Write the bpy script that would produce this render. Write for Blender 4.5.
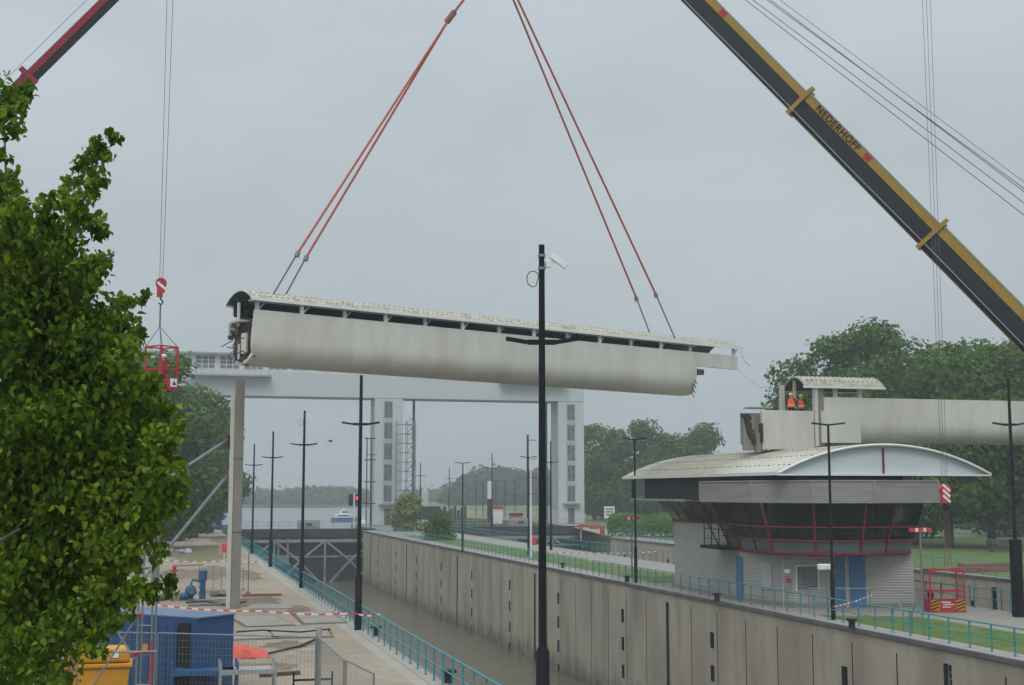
import bpy, bmesh, math, random
import numpy as np
from mathutils import Vector, Matrix
R = math.radians
random.seed(7)
for o in list(bpy.data.objects):
    bpy.data.objects.remove(o)
SC = bpy.context.scene
COL = SC.collection

# ------------------------------------------------------------ camera
F = 1300.0; CH = 6.5
PIT = math.atan(148.5 / F); YAW = math.atan(349 / (F / math.cos(PIT)))
cp, sp, cy, sy = math.cos(PIT), math.sin(PIT), math.cos(YAW), math.sin(YAW)
cam_d = bpy.data.cameras.new('camera'); cam = bpy.data.objects.new('camera', cam_d); COL.objects.link(cam)
cam.location = (0, 0, CH); cam.rotation_euler = (math.pi / 2 + PIT, 0, -YAW)
cam_d.sensor_width = 36; cam_d.lens = F * 36 / 1024; cam_d.clip_end = 6000; cam_d.clip_start = 0.1
SC.camera = cam

# ------------------------------------------------------------ world, sun, exposure
EXPO = 0.0
HAZE = 0.0007
SUN_EL, SUN_AZ = 52, 200
w = bpy.data.worlds.new('World'); SC.world = w; w.use_nodes = True
nt = w.node_tree; nt.nodes.clear()
wo = nt.nodes.new('ShaderNodeOutputWorld'); bg = nt.nodes.new('ShaderNodeBackground'); bg.inputs[1].default_value = 0.1
sky = nt.nodes.new('ShaderNodeTexSky'); sky.sky_type = 'NISHITA'; sky.sun_disc = False
sky.sun_elevation = R(SUN_EL); sky.sun_rotation = R(SUN_AZ); sky.air_density = 1.5; sky.dust_density = 4
hs = nt.nodes.new('ShaderNodeHueSaturation'); hs.inputs['Saturation'].default_value = 0.35
tc = nt.nodes.new('ShaderNodeTexCoord')
mp = nt.nodes.new('ShaderNodeMapping'); mp.inputs['Scale'].default_value = (1.0, 1.0, 2.6)
no = nt.nodes.new('ShaderNodeTexNoise'); no.inputs['Scale'].default_value = 1.9; no.inputs['Detail'].default_value = 6; no.inputs['Roughness'].default_value = 0.5
cr = nt.nodes.new('ShaderNodeValToRGB')
cr.color_ramp.elements[0].position = 0.3; cr.color_ramp.elements[0].color = (3.8, 4.35, 4.8, 1)
cr.color_ramp.elements[1].position = 0.72; cr.color_ramp.elements[1].color = (5.25, 5.9, 6.35, 1)
sx = nt.nodes.new('ShaderNodeSeparateXYZ')
mr = nt.nodes.new('ShaderNodeMapRange'); mr.inputs[1].default_value = 0.0; mr.inputs[2].default_value = 0.9
mr.inputs[3].default_value = 0.86; mr.inputs[4].default_value = 1.7
mr2 = nt.nodes.new('ShaderNodeMapRange'); mr2.inputs[1].default_value = .4; mr2.inputs[2].default_value = .95; mr2.inputs[3].default_value = 0; mr2.inputs[4].default_value = 1.9
mad = nt.nodes.new('ShaderNodeMath'); mad.operation = 'ADD'
mm = nt.nodes.new('ShaderNodeMix'); mm.data_type = 'RGBA'; mm.blend_type = 'MULTIPLY'; mm.inputs[0].default_value = 1
mx = nt.nodes.new('ShaderNodeMix'); mx.data_type = 'RGBA'; mx.inputs[0].default_value = 0.93
L = nt.links.new
L(tc.outputs['Generated'], mp.inputs[0]); L(mp.outputs[0], no.inputs['Vector']); L(no.outputs[0], cr.inputs[0])
L(tc.outputs['Generated'], sx.inputs[0]); L(sx.outputs[2], mr.inputs[0])
L(sx.outputs[2], mr2.inputs[0]); L(mr.outputs[0], mad.inputs[0]); L(mr2.outputs[0], mad.inputs[1]); L(cr.outputs[0], mm.inputs[6]); L(mad.outputs[0], mm.inputs[7])
L(sky.outputs[0], hs.inputs['Color']); L(hs.outputs[0], mx.inputs[6]); L(mm.outputs[2], mx.inputs[7])
L(mx.outputs[2], bg.inputs[0]); L(bg.outputs[0], wo.inputs[0])
sd = bpy.data.lights.new('sun', 'SUN'); sun = bpy.data.objects.new('sun', sd); COL.objects.link(sun)
sd.energy = 1.0; sd.angle = R(25); sd.color = (1, 0.97, 0.92)
sun.rotation_euler = (R(90 - SUN_EL), 0, R(180 - SUN_AZ))
SC.view_settings.view_transform = 'Standard'; SC.view_settings.look = 'None'
SC.view_settings.exposure = EXPO; SC.view_settings.gamma = 1; SC.view_settings.use_curve_mapping = False

# ------------------------------------------------------------ survey helpers (photo -> world)
def ray(x, y):
    a = x - 512; b = 342.5 - y; f = F * cp - b * sp; u = F * sp + b * cp
    return (a * cy + f * sy, -a * sy + f * cy, u, f)
def G(x, y, z=0.0):
    r = ray(x, y); t = (z - CH) / r[2]; return Vector((r[0] * t, r[1] * t, z))
def W(x, y, Z):
    r = ray(x, y); t = Z / r[3]; return Vector((r[0] * t, r[1] * t, CH + r[2] * t))
def YP(x, y, Y):
    r = ray(x, y); t = Y / r[1]; return Vector((r[0] * t, Y, CH + r[2] * t))

# ------------------------------------------------------------ mesh builder
class MB:
    def __init__(s): s.v = []; s.f = []; s.m = []
    def face(s, pts, m=0):
        n = len(s.v); s.v += [tuple(p) for p in pts]; s.f.append(tuple(range(n, n + len(pts)))); s.m.append(m)
    def box(s, c, d, rz=0, m=0, M=None):
        n = len(s.v); c = Vector(c); co = math.cos(rz); si = math.sin(rz)
        for a in (-.5, .5):
            for b in (-.5, .5):
                for e in (-.5, .5):
                    x, y, z = a * d[0], b * d[1], e * d[2]
                    p = Vector((x * co - y * si, x * si + y * co, z))
                    if M: p = M @ p
                    s.v.append(tuple(p + c))
        for q in ((0, 1, 3, 2), (4, 6, 7, 5), (0, 4, 5, 1), (2, 3, 7, 6), (0, 2, 6, 4), (1, 5, 7, 3)):
            s.f.append(tuple(n + i for i in q)); s.m.append(m)
    def tube(s, pts, r, n=8, m=0, cap=True):
        pts = [Vector(p) for p in pts]; rs = r if isinstance(r, (list, tuple)) else [r] * len(pts)
        base = len(s.v); up = None
        for i, p in enumerate(pts):
            d = (pts[min(i + 1, len(pts) - 1)] - pts[max(i - 1, 0)]).normalized()
            if up is None:
                a = Vector((0, 0, 1)) if abs(d.z) < .9 else Vector((1, 0, 0)); up = d.cross(a).normalized()
            up = (up - d * up.dot(d)).normalized(); b = d.cross(up)
            for k in range(n):
                t = 2 * math.pi * k / n; s.v.append(tuple(p + (up * math.cos(t) + b * math.sin(t)) * rs[i]))
        for i in range(len(pts) - 1):
            for k in range(n):
                k2 = (k + 1) % n; a = base + i * n
                s.f.append((a + k, a + k2, a + n + k2, a + n + k)); s.m.append(m)
        if cap:
            s.f.append(tuple(base + k for k in range(n))[::-1]); s.m.append(m)
            e = base + (len(pts) - 1) * n; s.f.append(tuple(e + k for k in range(n))); s.m.append(m)
    def bar(s, p0, p1, wd, ht, m=0, up=(0, 0, 1)):
        p0 = Vector(p0); p1 = Vector(p1); d = p1 - p0; ln = d.length; d.normalize(); u = Vector(up)
        sd_ = d.cross(u)
        if sd_.length < 1e-4: sd_ = Vector((1, 0, 0))
        sd_.normalize(); u = sd_.cross(d).normalized()
        M = Matrix((d, sd_, u)).transposed()
        s.box((p0 + p1) / 2, (ln, wd, ht), m=m, M=M)
    def prism(s, poly, z0, z1, m=0):
        n = len(poly); b = len(s.v)
        for p in poly: s.v.append((p[0], p[1], z0))
        for p in poly: s.v.append((p[0], p[1], z1))
        s.f.append(tuple(range(b, b + n))[::-1]); s.m.append(m)
        s.f.append(tuple(range(b + n, b + 2 * n))); s.m.append(m)
        for i in range(n):
            j = (i + 1) % n; s.f.append((b + i, b + j, b + n + j, b + n + i)); s.m.append(m)
    def sphere(s, c, r, n=10, m=0, sc=(1, 1, 1)):
        c = Vector(c); b = len(s.v); h = n // 2
        for i in range(h + 1):
            t = math.pi * i / h
            for k in range(n):
                q = 2 * math.pi * k / n
                s.v.append((c.x + r * sc[0] * math.sin(t) * math.cos(q), c.y + r * sc[1] * math.sin(t) * math.sin(q), c.z + r * sc[2] * math.cos(t)))
        for i in range(h):
            for k in range(n):
                k2 = (k + 1) % n; s.f.append((b + i * n + k, b + (i + 1) * n + k, b + (i + 1) * n + k2, b + i * n + k2)); s.m.append(m)
    def build(s, name, mats, parent=None, smooth=False, loc=None, bevel=0):
        me = bpy.data.meshes.new(name); me.from_pydata(s.v, [], s.f)
        if not isinstance(mats, (list, tuple)): mats = [mats]
        for a in mats: me.materials.append(a)
        me.polygons.foreach_set('material_index', s.m)
        if smooth: me.polygons.foreach_set('use_smooth', [True] * len(s.f))
        bm = bmesh.new(); bm.from_mesh(me); bmesh.ops.recalc_face_normals(bm, faces=bm.faces); bm.to_mesh(me); bm.free()
        if smooth: me.set_sharp_from_angle(angle=R(40))
        o = bpy.data.objects.new(name, me); COL.objects.link(o)
        if loc is not None: o.location = loc
        if parent: o.parent = parent
        if bevel:
            b = o.modifiers.new('bevel', 'BEVEL'); b.width = bevel; b.segments = 2; b.limit_method = 'ANGLE'
        return o

def tag(o, label, cat, group=None, kind=None):
    if label: o['label'] = label
    if cat: o['category'] = cat
    if group: o['group'] = group
    if kind: o['kind'] = kind
    return o
def thing(name, label, cat, loc=(0, 0, 0), rz=0, group=None):
    o = bpy.data.objects.new(name, None); COL.objects.link(o); o.location = loc; o.rotation_euler = (0, 0, rz)
    o.empty_display_size = .3
    return tag(o, label, cat, group)
def struct(name, mb, mats, smooth=False):
    o = mb.build(name, mats, None, smooth); o['kind'] = 'structure'; return o
def copy_tree(o, label=None, loc=None, rz=None, parent=None):
    c = o.copy(); COL.objects.link(c)
    if parent: c.parent = parent
    if label: c['label'] = label
    if loc is not None: c.location = loc
    if rz is not None: c.rotation_euler = (0, 0, rz)
    for ch in [x for x in bpy.data.objects if x.parent == o]: copy_tree(ch, parent=c)
    return c

# ------------------------------------------------------------ materials
def mat(name, col, rough=.75, var=.18, scale=2.0, bump=.0, bscale=None, metal=0, stretch=(1, 1, 1), stain=None, stain_amt=.5, stain_scale=.6, wave=None, spec=.3):
    m = bpy.data.materials.new(name); m.use_nodes = True; t = m.node_tree; b = t.nodes['Principled BSDF']
    b.inputs['Roughness'].default_value = rough; b.inputs['Metallic'].default_value = metal
    b.inputs['Specular IOR Level'].default_value = spec
    c = t.nodes.new('ShaderNodeTexCoord'); mpn = t.nodes.new('ShaderNodeMapping'); mpn.inputs['Scale'].default_value = stretch
    t.links.new(c.outputs['Object'], mpn.inputs[0])
    n = t.nodes.new('ShaderNodeTexNoise'); n.inputs['Scale'].default_value = scale; n.inputs['Detail'].default_value = 8; n.inputs['Roughness'].default_value = .6
    t.links.new(mpn.outputs[0], n.inputs['Vector'])
    r = t.nodes.new('ShaderNodeValToRGB'); e = r.color_ramp.elements
    e[0].position = .3; e[0].color = tuple(x * (1 - var) for x in col) + (1,)
    e[1].position = .72; e[1].color = tuple(min(1, x * (1 + var)) for x in col) + (1,)
    t.links.new(n.outputs[0], r.inputs[0]); out = r.outputs[0]
    if stain:
        n2 = t.nodes.new('ShaderNodeTexNoise'); n2.inputs['Scale'].default_value = stain_scale; n2.inputs['Detail'].default_value = 7
        t.links.new(mpn.outputs[0], n2.inputs['Vector'])
        r2 = t.nodes.new('ShaderNodeMapRange'); r2.inputs[1].default_value = .46; r2.inputs[2].default_value = .66; r2.inputs[4].default_value = stain_amt
        t.links.new(n2.outputs[0], r2.inputs[0])
        x = t.nodes.new('ShaderNodeMix'); x.data_type = 'RGBA'; x.inputs[7].default_value = tuple(stain) + (1,)
        t.links.new(r2.outputs[0], x.inputs[0]); t.links.new(out, x.inputs[6]); out = x.outputs[2]
    t.links.new(out, b.inputs['Base Color'])
    if bump or wave:
        bp = t.nodes.new('ShaderNodeBump'); bp.inputs['Strength'].default_value = bump or .5
        bp.inputs['Distance'].default_value = .03
        if wave:
            wv = t.nodes.new('ShaderNodeTexWave'); wv.bands_direction = wave[0]; wv.inputs['Scale'].default_value = wave[1]
            t.links.new(c.outputs['Object'], wv.inputs[0]); t.links.new(wv.outputs['Fac'], bp.inputs['Height'])
        else:
            n3 = t.nodes.new('ShaderNodeTexNoise'); n3.inputs['Scale'].default_value = bscale or scale * 6; n3.inputs['Detail'].default_value = 6
            t.links.new(mpn.outputs[0], n3.inputs['Vector']); t.links.new(n3.outputs[0], bp.inputs['Height'])
        t.links.new(bp.outputs[0], b.inputs['Normal'])
    return m
def leafmat(name, c1, c2, c3, trans=.25, scale=.8):
    m = bpy.data.materials.new(name); m.use_nodes = True; t = m.node_tree; b = t.nodes['Principled BSDF']
    b.inputs['Roughness'].default_value = .65; b.inputs['Specular IOR Level'].default_value = .12
    a = t.nodes.new('ShaderNodeAttribute'); a.attribute_name = 'tint'
    c = t.nodes.new('ShaderNodeTexCoord'); n = t.nodes.new('ShaderNodeTexNoise'); n.inputs['Scale'].default_value = scale; n.inputs['Detail'].default_value = 4
    t.links.new(c.outputs['Object'], n.inputs['Vector'])
    ad = t.nodes.new('ShaderNodeMath'); ad.operation = 'MULTIPLY_ADD'; ad.inputs[1].default_value = .55
    t.links.new(a.outputs['Fac'], ad.inputs[0]); 
    ml = t.nodes.new('ShaderNodeMath'); ml.operation = 'MULTIPLY'; ml.inputs[1].default_value = .5
    t.links.new(n.outputs[0], ml.inputs[0]); t.links.new(ml.outputs[0], ad.inputs[2])
    r = t.nodes.new('ShaderNodeValToRGB'); e = r.color_ramp.elements
    e[0].position = .15; e[0].color = c1 + (1,); e[1].position = .85; e[1].color = c3 + (1,)
    k = r.color_ramp.elements.new(.5); k.color = c2 + (1,)
    t.links.new(ad.outputs[0], r.inputs[0]); t.links.new(r.outputs[0], b.inputs['Base Color'])
    tr = t.nodes.new('ShaderNodeBsdfTranslucent'); t.links.new(r.outputs[0], tr.inputs[0])
    mxs = t.nodes.new('ShaderNodeMixShader'); mxs.inputs[0].default_value = trans
    o = t.nodes['Material Output']; t.links.new(b.outputs[0], mxs.inputs[1]); t.links.new(tr.outputs[0], mxs.inputs[2]); t.links.new(mxs.outputs[0], o.inputs[0])
    return m
def emis(name, col, s):
    m = bpy.data.materials.new(name); m.use_nodes = True; b = m.node_tree.nodes['Principled BSDF']
    b.inputs['Base Color'].default_value = col + (1,); b.inputs['Emission Color'].default_value = col + (1,); b.inputs['Emission Strength'].default_value = s
    return m

M_quay = mat('quay_concrete', (.30, .243, .178), .9, .2, 1.3, .15, 8, stain=(.17, .14, .105), stain_amt=.65, stain_scale=.16)
M_slab = mat('slab_concrete', (.27, .245, .21), .85, .2, .8, .1, 9, stain=(.2, .17, .15), stain_amt=.5, stain_scale=.4)
M_strip = mat('edge_concrete', (.31, .285, .24), .85, .12, 1.2, .1, 9)
M_sand = mat('sandy_ground', (.27, .225, .165), .95, .2, .5, .2, 6, stain=(.2, .165, .12), stain_amt=.7, stain_scale=.25)
M_dirt = mat('dirt', (.19, .145, .10), .95, .35, 1.6, .5, 6, stain=(.10, .08, .06), stain_amt=.9, stain_scale=.5)
M_path = mat('path_paving', (.25, .232, .20), .9, .12, .7, .1, 6)
M_asph = mat('road_asphalt', (.2, .2, .19), .9, .12, .7)
M_grass = mat('grass_ground', (.07, .13, .022), .95, .45, 2.4, .7, 14, stain=(.15, .145, .06), stain_amt=.8, stain_scale=.35)
M_scrub = mat('scrub_grass', (.14, .14, .06), .95, .3, 1.3, .5, 12, stain=(.24, .2, .14), stain_amt=.9, stain_scale=.35)
M_field = mat('field_grass', (.075, .125, .04), .95, .25, .15, .3, 3, stain=(.13, .16, .08), stain_amt=.6, stain_scale=.05)
M_soil = mat('bare_soil', (.13, .10, .07), .95, .3, 1.5, .3, 8)
M_conc = mat('old_concrete', (.25, .232, .20), .85, .14, 1.2, .15, 7, stain=(.2, .18, .15), stain_amt=.5, stain_scale=.7, stretch=(1, 1, .45))
M_beam = mat('bridge_concrete', (.58, .565, .515), .75, .09, 1.3, .08, 9, stain=(.45, .425, .365), stain_amt=.45, stain_scale=.7, stretch=(1, 1, .3))
M_dark = mat('shade_and_joint_black', (.02, .02, .02), .9, .3)  # near-black that paints shade in hollows; also the pier joints
M_debris = mat('torn_concrete', (.09, .085, .075), .9, .8, 5, .6, 8)
M_roof = mat('roof_sheet', (.42, .40, .32), .65, .2, 3, .0, stain=(.25, .23, .15), stain_amt=.85, stain_scale=1.6)
M_roofw = mat('roof_edge_white', (.72, .72, .68), .5, .06, 2)
M_gab = mat('gable_panel', (.56, .61, .63), .5, .04, .5)
M_white = mat('white_paint', (.66, .67, .67), .6, .06, 1)
M_tower = mat('tower_cladding', (.52, .55, .555), .7, .05, .25, stain=(.44, .46, .46), stain_amt=.5, stain_scale=.25)
M_tower2 = mat('tower_shade_grey', (.40, .42, .43), .7, .06, .25)  # darker copy of the tower cladding; paints its sides in shade, plain grey elsewhere
M_clad = mat('corrugated_cladding', (.36, .35, .32), .6, .07, .8, bump=.6, wave=('Z', 2.1))
M_band = mat('band_louvre', (.27, .26, .235), .7, .14, 1.2, bump=.35, wave=('Z', 2.6), stretch=(.3, .3, 3))
M_grey = mat('grey_steel', (.33, .34, .34), .55, .12, 1.5, metal=.2)
M_galv = mat('galvanised_steel', (.20, .215, .225), .5, .15, 3, metal=.3)
M_gate = mat('gate_steel', (.26, .28, .285), .7, .25, .6, stain=(.10, .09, .08), stain_amt=.6, stain_scale=.5)
M_gdark = mat('gate_skin_and_shade', (.03, .032, .035), .8, .3, .6)  # dark gate steel; also paints shade in wall recesses and under the eaves
M_black = mat('black_paint', (.010, .011, .013), .6, .2, 2, spec=.15)
M_mast = mat('mast_paint', (.010, .012, .015), .6, .2, 2, spec=.15)
M_teal = mat('teal_paint', (.055, .24, .28), .5, .15, 3)
M_red = mat('red_paint', (.42, .035, .045), .5, .15, 3)
M_redf = mat('window_frame_red', (.18, .018, .03), .5, .12, 3)
M_bred = mat('bright_red_paint', (.62, .05, .05), .5, .12, 3)
M_wht = mat('white_marking', (.75, .75, .75), .6, .05, 3)
M_yel = mat('crane_yellow', (.37, .245, .035), .45, .1, 2, stain=(.28, .19, .04), stain_amt=.4)
M_ybin = mat('bin_yellow', (.55, .26, .02), .55, .1, 2)
M_crane = mat('crane_grey', (.02, .023, .027), .6, .15, 1)
M_blue = mat('container_blue', (.022, .07, .17), .5, .12, .8, stain=(.04, .08, .14), stain_amt=.4)
M_bluel = mat('container_roof', (.09, .15, .23), .55, .1, 1, stain=(.2, .22, .25), stain_amt=.5)
M_bdoor = mat('blue_door_paint', (.06, .17, .32), .55, .1, 1)
M_pump = mat('pump_blue', (.03, .10, .22), .5, .2, 3)
M_rope = mat('rope_steel', (.10, .11, .12), .6, .1, 5)
M_ropel = mat('rope_light', (.25, .27, .29), .6, .1, 5)
M_sling = mat('sling_red', (.45, .10, .07), .7, .15, 3)
M_tarp = mat('tarp_red', (.58, .10, .07), .7, .15, 2, .3)
M_bark = mat('bark', (.085, .07, .055), .9, .3, 5, .5, stretch=(1, 1, .3))
M_skin = mat('skin', (.45, .27, .2), .6, .05, 5)
M_navy = mat('navy_cloth', (.02, .025, .05), .9, .15, 5)
M_hiviz = mat('vest_orange', (.85, .11, .04), .7, .1, 5)
M_redc = mat('overall_red', (.45, .04, .05), .8, .12, 5)
M_hely = mat('helmet_yellow', (.75, .6, .06), .35, .05, 5)
M_helw = mat('helmet_white', (.8, .8, .8), .35, .05, 5)
M_sack = mat('white_sack', (.6, .61, .62), .8, .12, 4, .4)
M_rust = mat('rusty_plank', (.24, .11, .08), .85, .25, 3)
M_redlamp = emis('signal_lamp_red', (1, .03, .03), 2.2)
# glass
M_glass = bpy.data.materials.new('window_glass'); M_glass.use_nodes = True
_b = M_glass.node_tree.nodes['Principled BSDF']; _tr = M_glass.node_tree.nodes.new('ShaderNodeBsdfTransparent'); _tr.inputs[0].default_value = (.45, .52, .5, 1); _mx = M_glass.node_tree.nodes.new('ShaderNodeMixShader'); _mx.inputs[0].default_value = .6; M_glass.node_tree.links.new(_b.outputs[0], _mx.inputs[1]); M_glass.node_tree.links.new(_tr.outputs[0], _mx.inputs[2]); M_glass.node_tree.links.new(_mx.outputs[0], M_glass.node_tree.nodes['Material Output'].inputs[0]); _b.inputs['Base Color'].default_value = (.025, .034, .034, 1); _b.inputs['Roughness'].default_value = .08; _b.inputs['Specular IOR Level'].default_value = .5
M_pan = mat('grey_panel', (.12, .135, .14), .45, .08, 1)
M_twin = mat('tower_glazing', (.13, .15, .16), .3, .5, 1.2)
# lock wall: concrete with real algae band and streaks
def wallmat():
    m = mat('lock_wall_concrete', (.40, .35, .275), .9, .22, .9, .25, 6, stain=(.22, .185, .145), stain_amt=.75, stain_scale=.45, stretch=(1, 1, .3))
    t = m.node_tree; b = t.nodes['Principled BSDF']; src = b.inputs['Base Color'].links[0].from_socket
    g = t.nodes.new('ShaderNodeNewGeometry'); s = t.nodes.new('ShaderNodeSeparateXYZ'); t.links.new(g.outputs['Position'], s.inputs[0])
    n = t.nodes.new('ShaderNodeTexNoise'); n.inputs['Scale'].default_value = .8; n.inputs['Detail'].default_value = 8; t.links.new(g.outputs['Position'], n.inputs['Vector'])
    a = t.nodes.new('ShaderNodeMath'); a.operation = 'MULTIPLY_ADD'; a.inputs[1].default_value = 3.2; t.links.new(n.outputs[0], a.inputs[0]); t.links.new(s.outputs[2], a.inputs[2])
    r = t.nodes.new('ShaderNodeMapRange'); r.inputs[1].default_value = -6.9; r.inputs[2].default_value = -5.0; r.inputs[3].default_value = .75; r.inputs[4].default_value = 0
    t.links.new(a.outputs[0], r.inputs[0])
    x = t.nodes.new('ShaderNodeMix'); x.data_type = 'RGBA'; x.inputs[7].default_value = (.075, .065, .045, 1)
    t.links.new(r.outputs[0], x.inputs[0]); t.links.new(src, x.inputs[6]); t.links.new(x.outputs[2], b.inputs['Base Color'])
    return m
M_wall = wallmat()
def watermat(name, col, sc, st, rough=.12):
    m = bpy.data.materials.new(name); m.use_nodes = True; t = m.node_tree; b = t.nodes['Principled BSDF']
    b.inputs['Base Color'].default_value = col + (1,); b.inputs['Roughness'].default_value = rough; b.inputs['IOR'].default_value = 1.33
    c = t.nodes.new('ShaderNodeTexCoord'); mpn = t.nodes.new('ShaderNodeMapping'); mpn.inputs['Scale'].default_value = (1, .45, 1)
    n = t.nodes.new('ShaderNodeTexNoise'); n.inputs['Scale'].default_value = sc; n.inputs['Detail'].default_value = 5
    bp = t.nodes.new('ShaderNodeBump'); bp.inputs['Strength'].default_value = st; bp.inputs['Distance'].default_value = .3
    t.links.new(c.outputs['Object'], mpn.inputs[0]); t.links.new(mpn.outputs[0], n.inputs[0]); t.links.new(n.outputs[0], bp.inputs['Height']); t.links.new(bp.outputs[0], b.inputs['Normal'])
    return m
M_water = watermat('lock_water', (.13, .115, .08), 1.8, .5, .1)
M_sea = watermat('river_water', (.16, .18, .19), .6, .8, .35)

# leaves
L_near = leafmat('lime_leaf', (.026, .07, .006), (.08, .155, .010), (.30, .39, .035), .45, 2.4)
L_tree = leafmat('tree_leaf', (.02, .065, .004), (.055, .13, .010), (.13, .215, .022), .32, .35)
L_far = leafmat('far_leaf', (.03, .06, .015), (.045, .09, .022), (.07, .12, .03), .25, .08)
L_bushy = leafmat('yellow_bush_leaf', (.09, .13, .025), (.17, .21, .04), (.27, .29, .08), .3, .5)
L_hedge = leafmat('hedge_leaf', (.05, .10, .02), (.08, .16, .03), (.13, .23, .05), .25, .5)

# ------------------------------------------------------------ setting: land, water
def sheet(poly, z, name, m, depth=0):
    b = MB()
    if depth: b.prism(poly, z - depth, z)
    else: b.face([(p[0], p[1], z) for p in poly])
    return struct(name, b, m)
EX = 9.5      # left lock edge
RX = 32.2     # right lock edge
sheet([(-300, -60), (EX - .6, -60), (EX - .6, 216), (8.2, 218), (8.2, 262), (-8, 270), (-300, 290)], 0, 'quay', M_quay, 10)
sheet([(RX + .6, -60), (44.5, -60), (44.5, 262), (36.5, 262), (35.5, 219), (RX + .6, 216)], 0, 'island_ground', M_path, 10)
sheet([(61.6, -60), (900, -60), (900, 900), (160, 900), (118, 620), (94, 450), (70.5, 330), (75.5, 262), (75.5, 228), (61.2, 175), (61.6, 174)], 0, 'ground', M_field, 10)
sheet([(-900, 765), (140, 750), (165, 905), (900, 905), (900, 2600), (-900, 2600)], -1.5, 'far_shore', M_field, 6)
sheet([(EX - 2, -60), (RX + 2, -60), (RX + 2, 221), (EX - 2, 221)], -8.4, 'lock_water', M_water)
sheet([(44, -60), (62, -60), (76, 224), (44, 224)], -6.5, 'water', M_water)
sheet([(-900, 221), (900, 221), (900, 1000), (-900, 1000)], -3.0, 'river_water', M_sea)
# surfaces on the land
sheet([(-60, 30), (3.2, 30), (4.2, 60), (3.6, 110), (4.4, 216), (-60, 216)], .004, 'sandy_ground', M_sand)
sheet([(8.3, -60), (EX - .62, -60), (EX - .62, 215), (8.5, 215)], .004, 'quay_edge_strip', M_strip)
sheet([(1.8, 126), (3.6, 124), (5.9, 140), (6.9, 165), (2.5, 160)], .012, 'grass', M_scrub)
sheet([(RX + .62, -60), (33.3, -60), (33.3, 215), (RX + .62, 215)], .006, 'kerb_strip', M_strip)
sheet([(33.5, 20), (38.2, 20), (38.2, 61), (33.5, 63)], .01, 'grass_verge', M_grass)
sheet([(34.0, 88), (38.8, 88), (39.0, 190), (34.2, 190)], .01, 'lawn', M_grass)
sheet([(62.5, 40), (400, 40), (400, 168), (62.5, 168)], .008, 'grass_bank', M_grass)
sheet([(62.6, 178), (90, 172), (150, 150), (300, 95), (300, 103), (150, 158.5), (90, 181), (64, 190)], .02, 'road', M_path)
sheet([(61.6, 120), (64.4, 120), (64.6, 172), (75, 220), (79, 245), (76, 260), (72, 228), (61.8, 176)], .016, 'quay_path', M_path)
sheet([(76, 262), (100, 262), (110, 430), (95, 445), (72, 331)], .012, 'harbour_yard', M_scrub)
# loose slabs on the quay (set into the paving)
random.seed(3)
b = MB()
for (px, py, wx, wy, rz) in ((262, 622, 2.2, 4.5, .1), (300, 634, 2.6, 3.4, -.06), (245, 636, 2.4, 3.2, .1), (318, 618, 2.0, 6, .0), (215, 598, 3.0, 3.5, .15), (272, 607, 2.2, 3, -.1)):
    p = G(px, py); b.box((p.x, p.y, .03), (wx, wy, .06), rz)
sl = struct('paving_slabs', b, M_slab)
# thin dark rim of each slab: shallow soil frame
b = MB()
for (px, py, wx, wy, rz) in ((262, 622, 2.5, 4.8, .1), (300, 634, 2.9, 3.7, -.06), (245, 636, 2.7, 3.5, .1), (318, 618, 2.3, 6.3, .0), (215, 598, 3.4, 3.9, .15)):
    p = G(px, py); b.box((p.x, p.y, .012), (wx, wy, .012), rz)
struct('soil_patches', b, M_soil)

# uneven soil and dirt patches around the works
b = MB(); r5 = random.Random(12)
for (px, py, rx, ry) in ((205, 596, 2.6, 5), (232, 602, 1.8, 4), (180, 575, 3, 7), (215, 572, 2.2, 9), (262, 600, 1.2, 5), (200, 556, 3.2, 10), (250, 575, 1.0, 9), (285, 645, 1.2, 1.6), (255, 668, 1.6, 1.5), (225, 540, 2.2, 16), (300, 610, .8, 4)):
    p = G(px, py); n = 18; b.face([(p.x + rx * math.cos(2 * math.pi * k / n) * r5.uniform(.55, 1.15), p.y + ry * math.sin(2 * math.pi * k / n) * r5.uniform(.55, 1.15), .008 + .0006 * len(b.f)) for k in range(n)])
struct('dirt_patches', b, M_dirt)

# ------------------------------------------------------------ haze
b = MB(); b.box((0, 500, 25), (2200, 1400, 90))
hz = b.build('haze', bpy.data.materials.new('haze_air')); hm = hz.data.materials[0]; hm.use_nodes = True; t = hm.node_tree
t.nodes.remove(t.nodes['Principled BSDF']); pv = t.nodes.new('ShaderNodeVolumePrincipled')
pv.inputs['Color'].default_value = (.9, .93, .95, 1); pv.inputs['Density'].default_value = HAZE; pv.inputs['Anisotropy'].default_value = .1
t.links.new(pv.outputs[0], t.nodes['Material Output'].inputs['Volume']); hz['kind'] = 'stuff'; hz.display_type = 'WIRE'
hz['label'] = 'thin grey-blue haze over the lock and river'; hz['category'] = 'haze'

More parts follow.
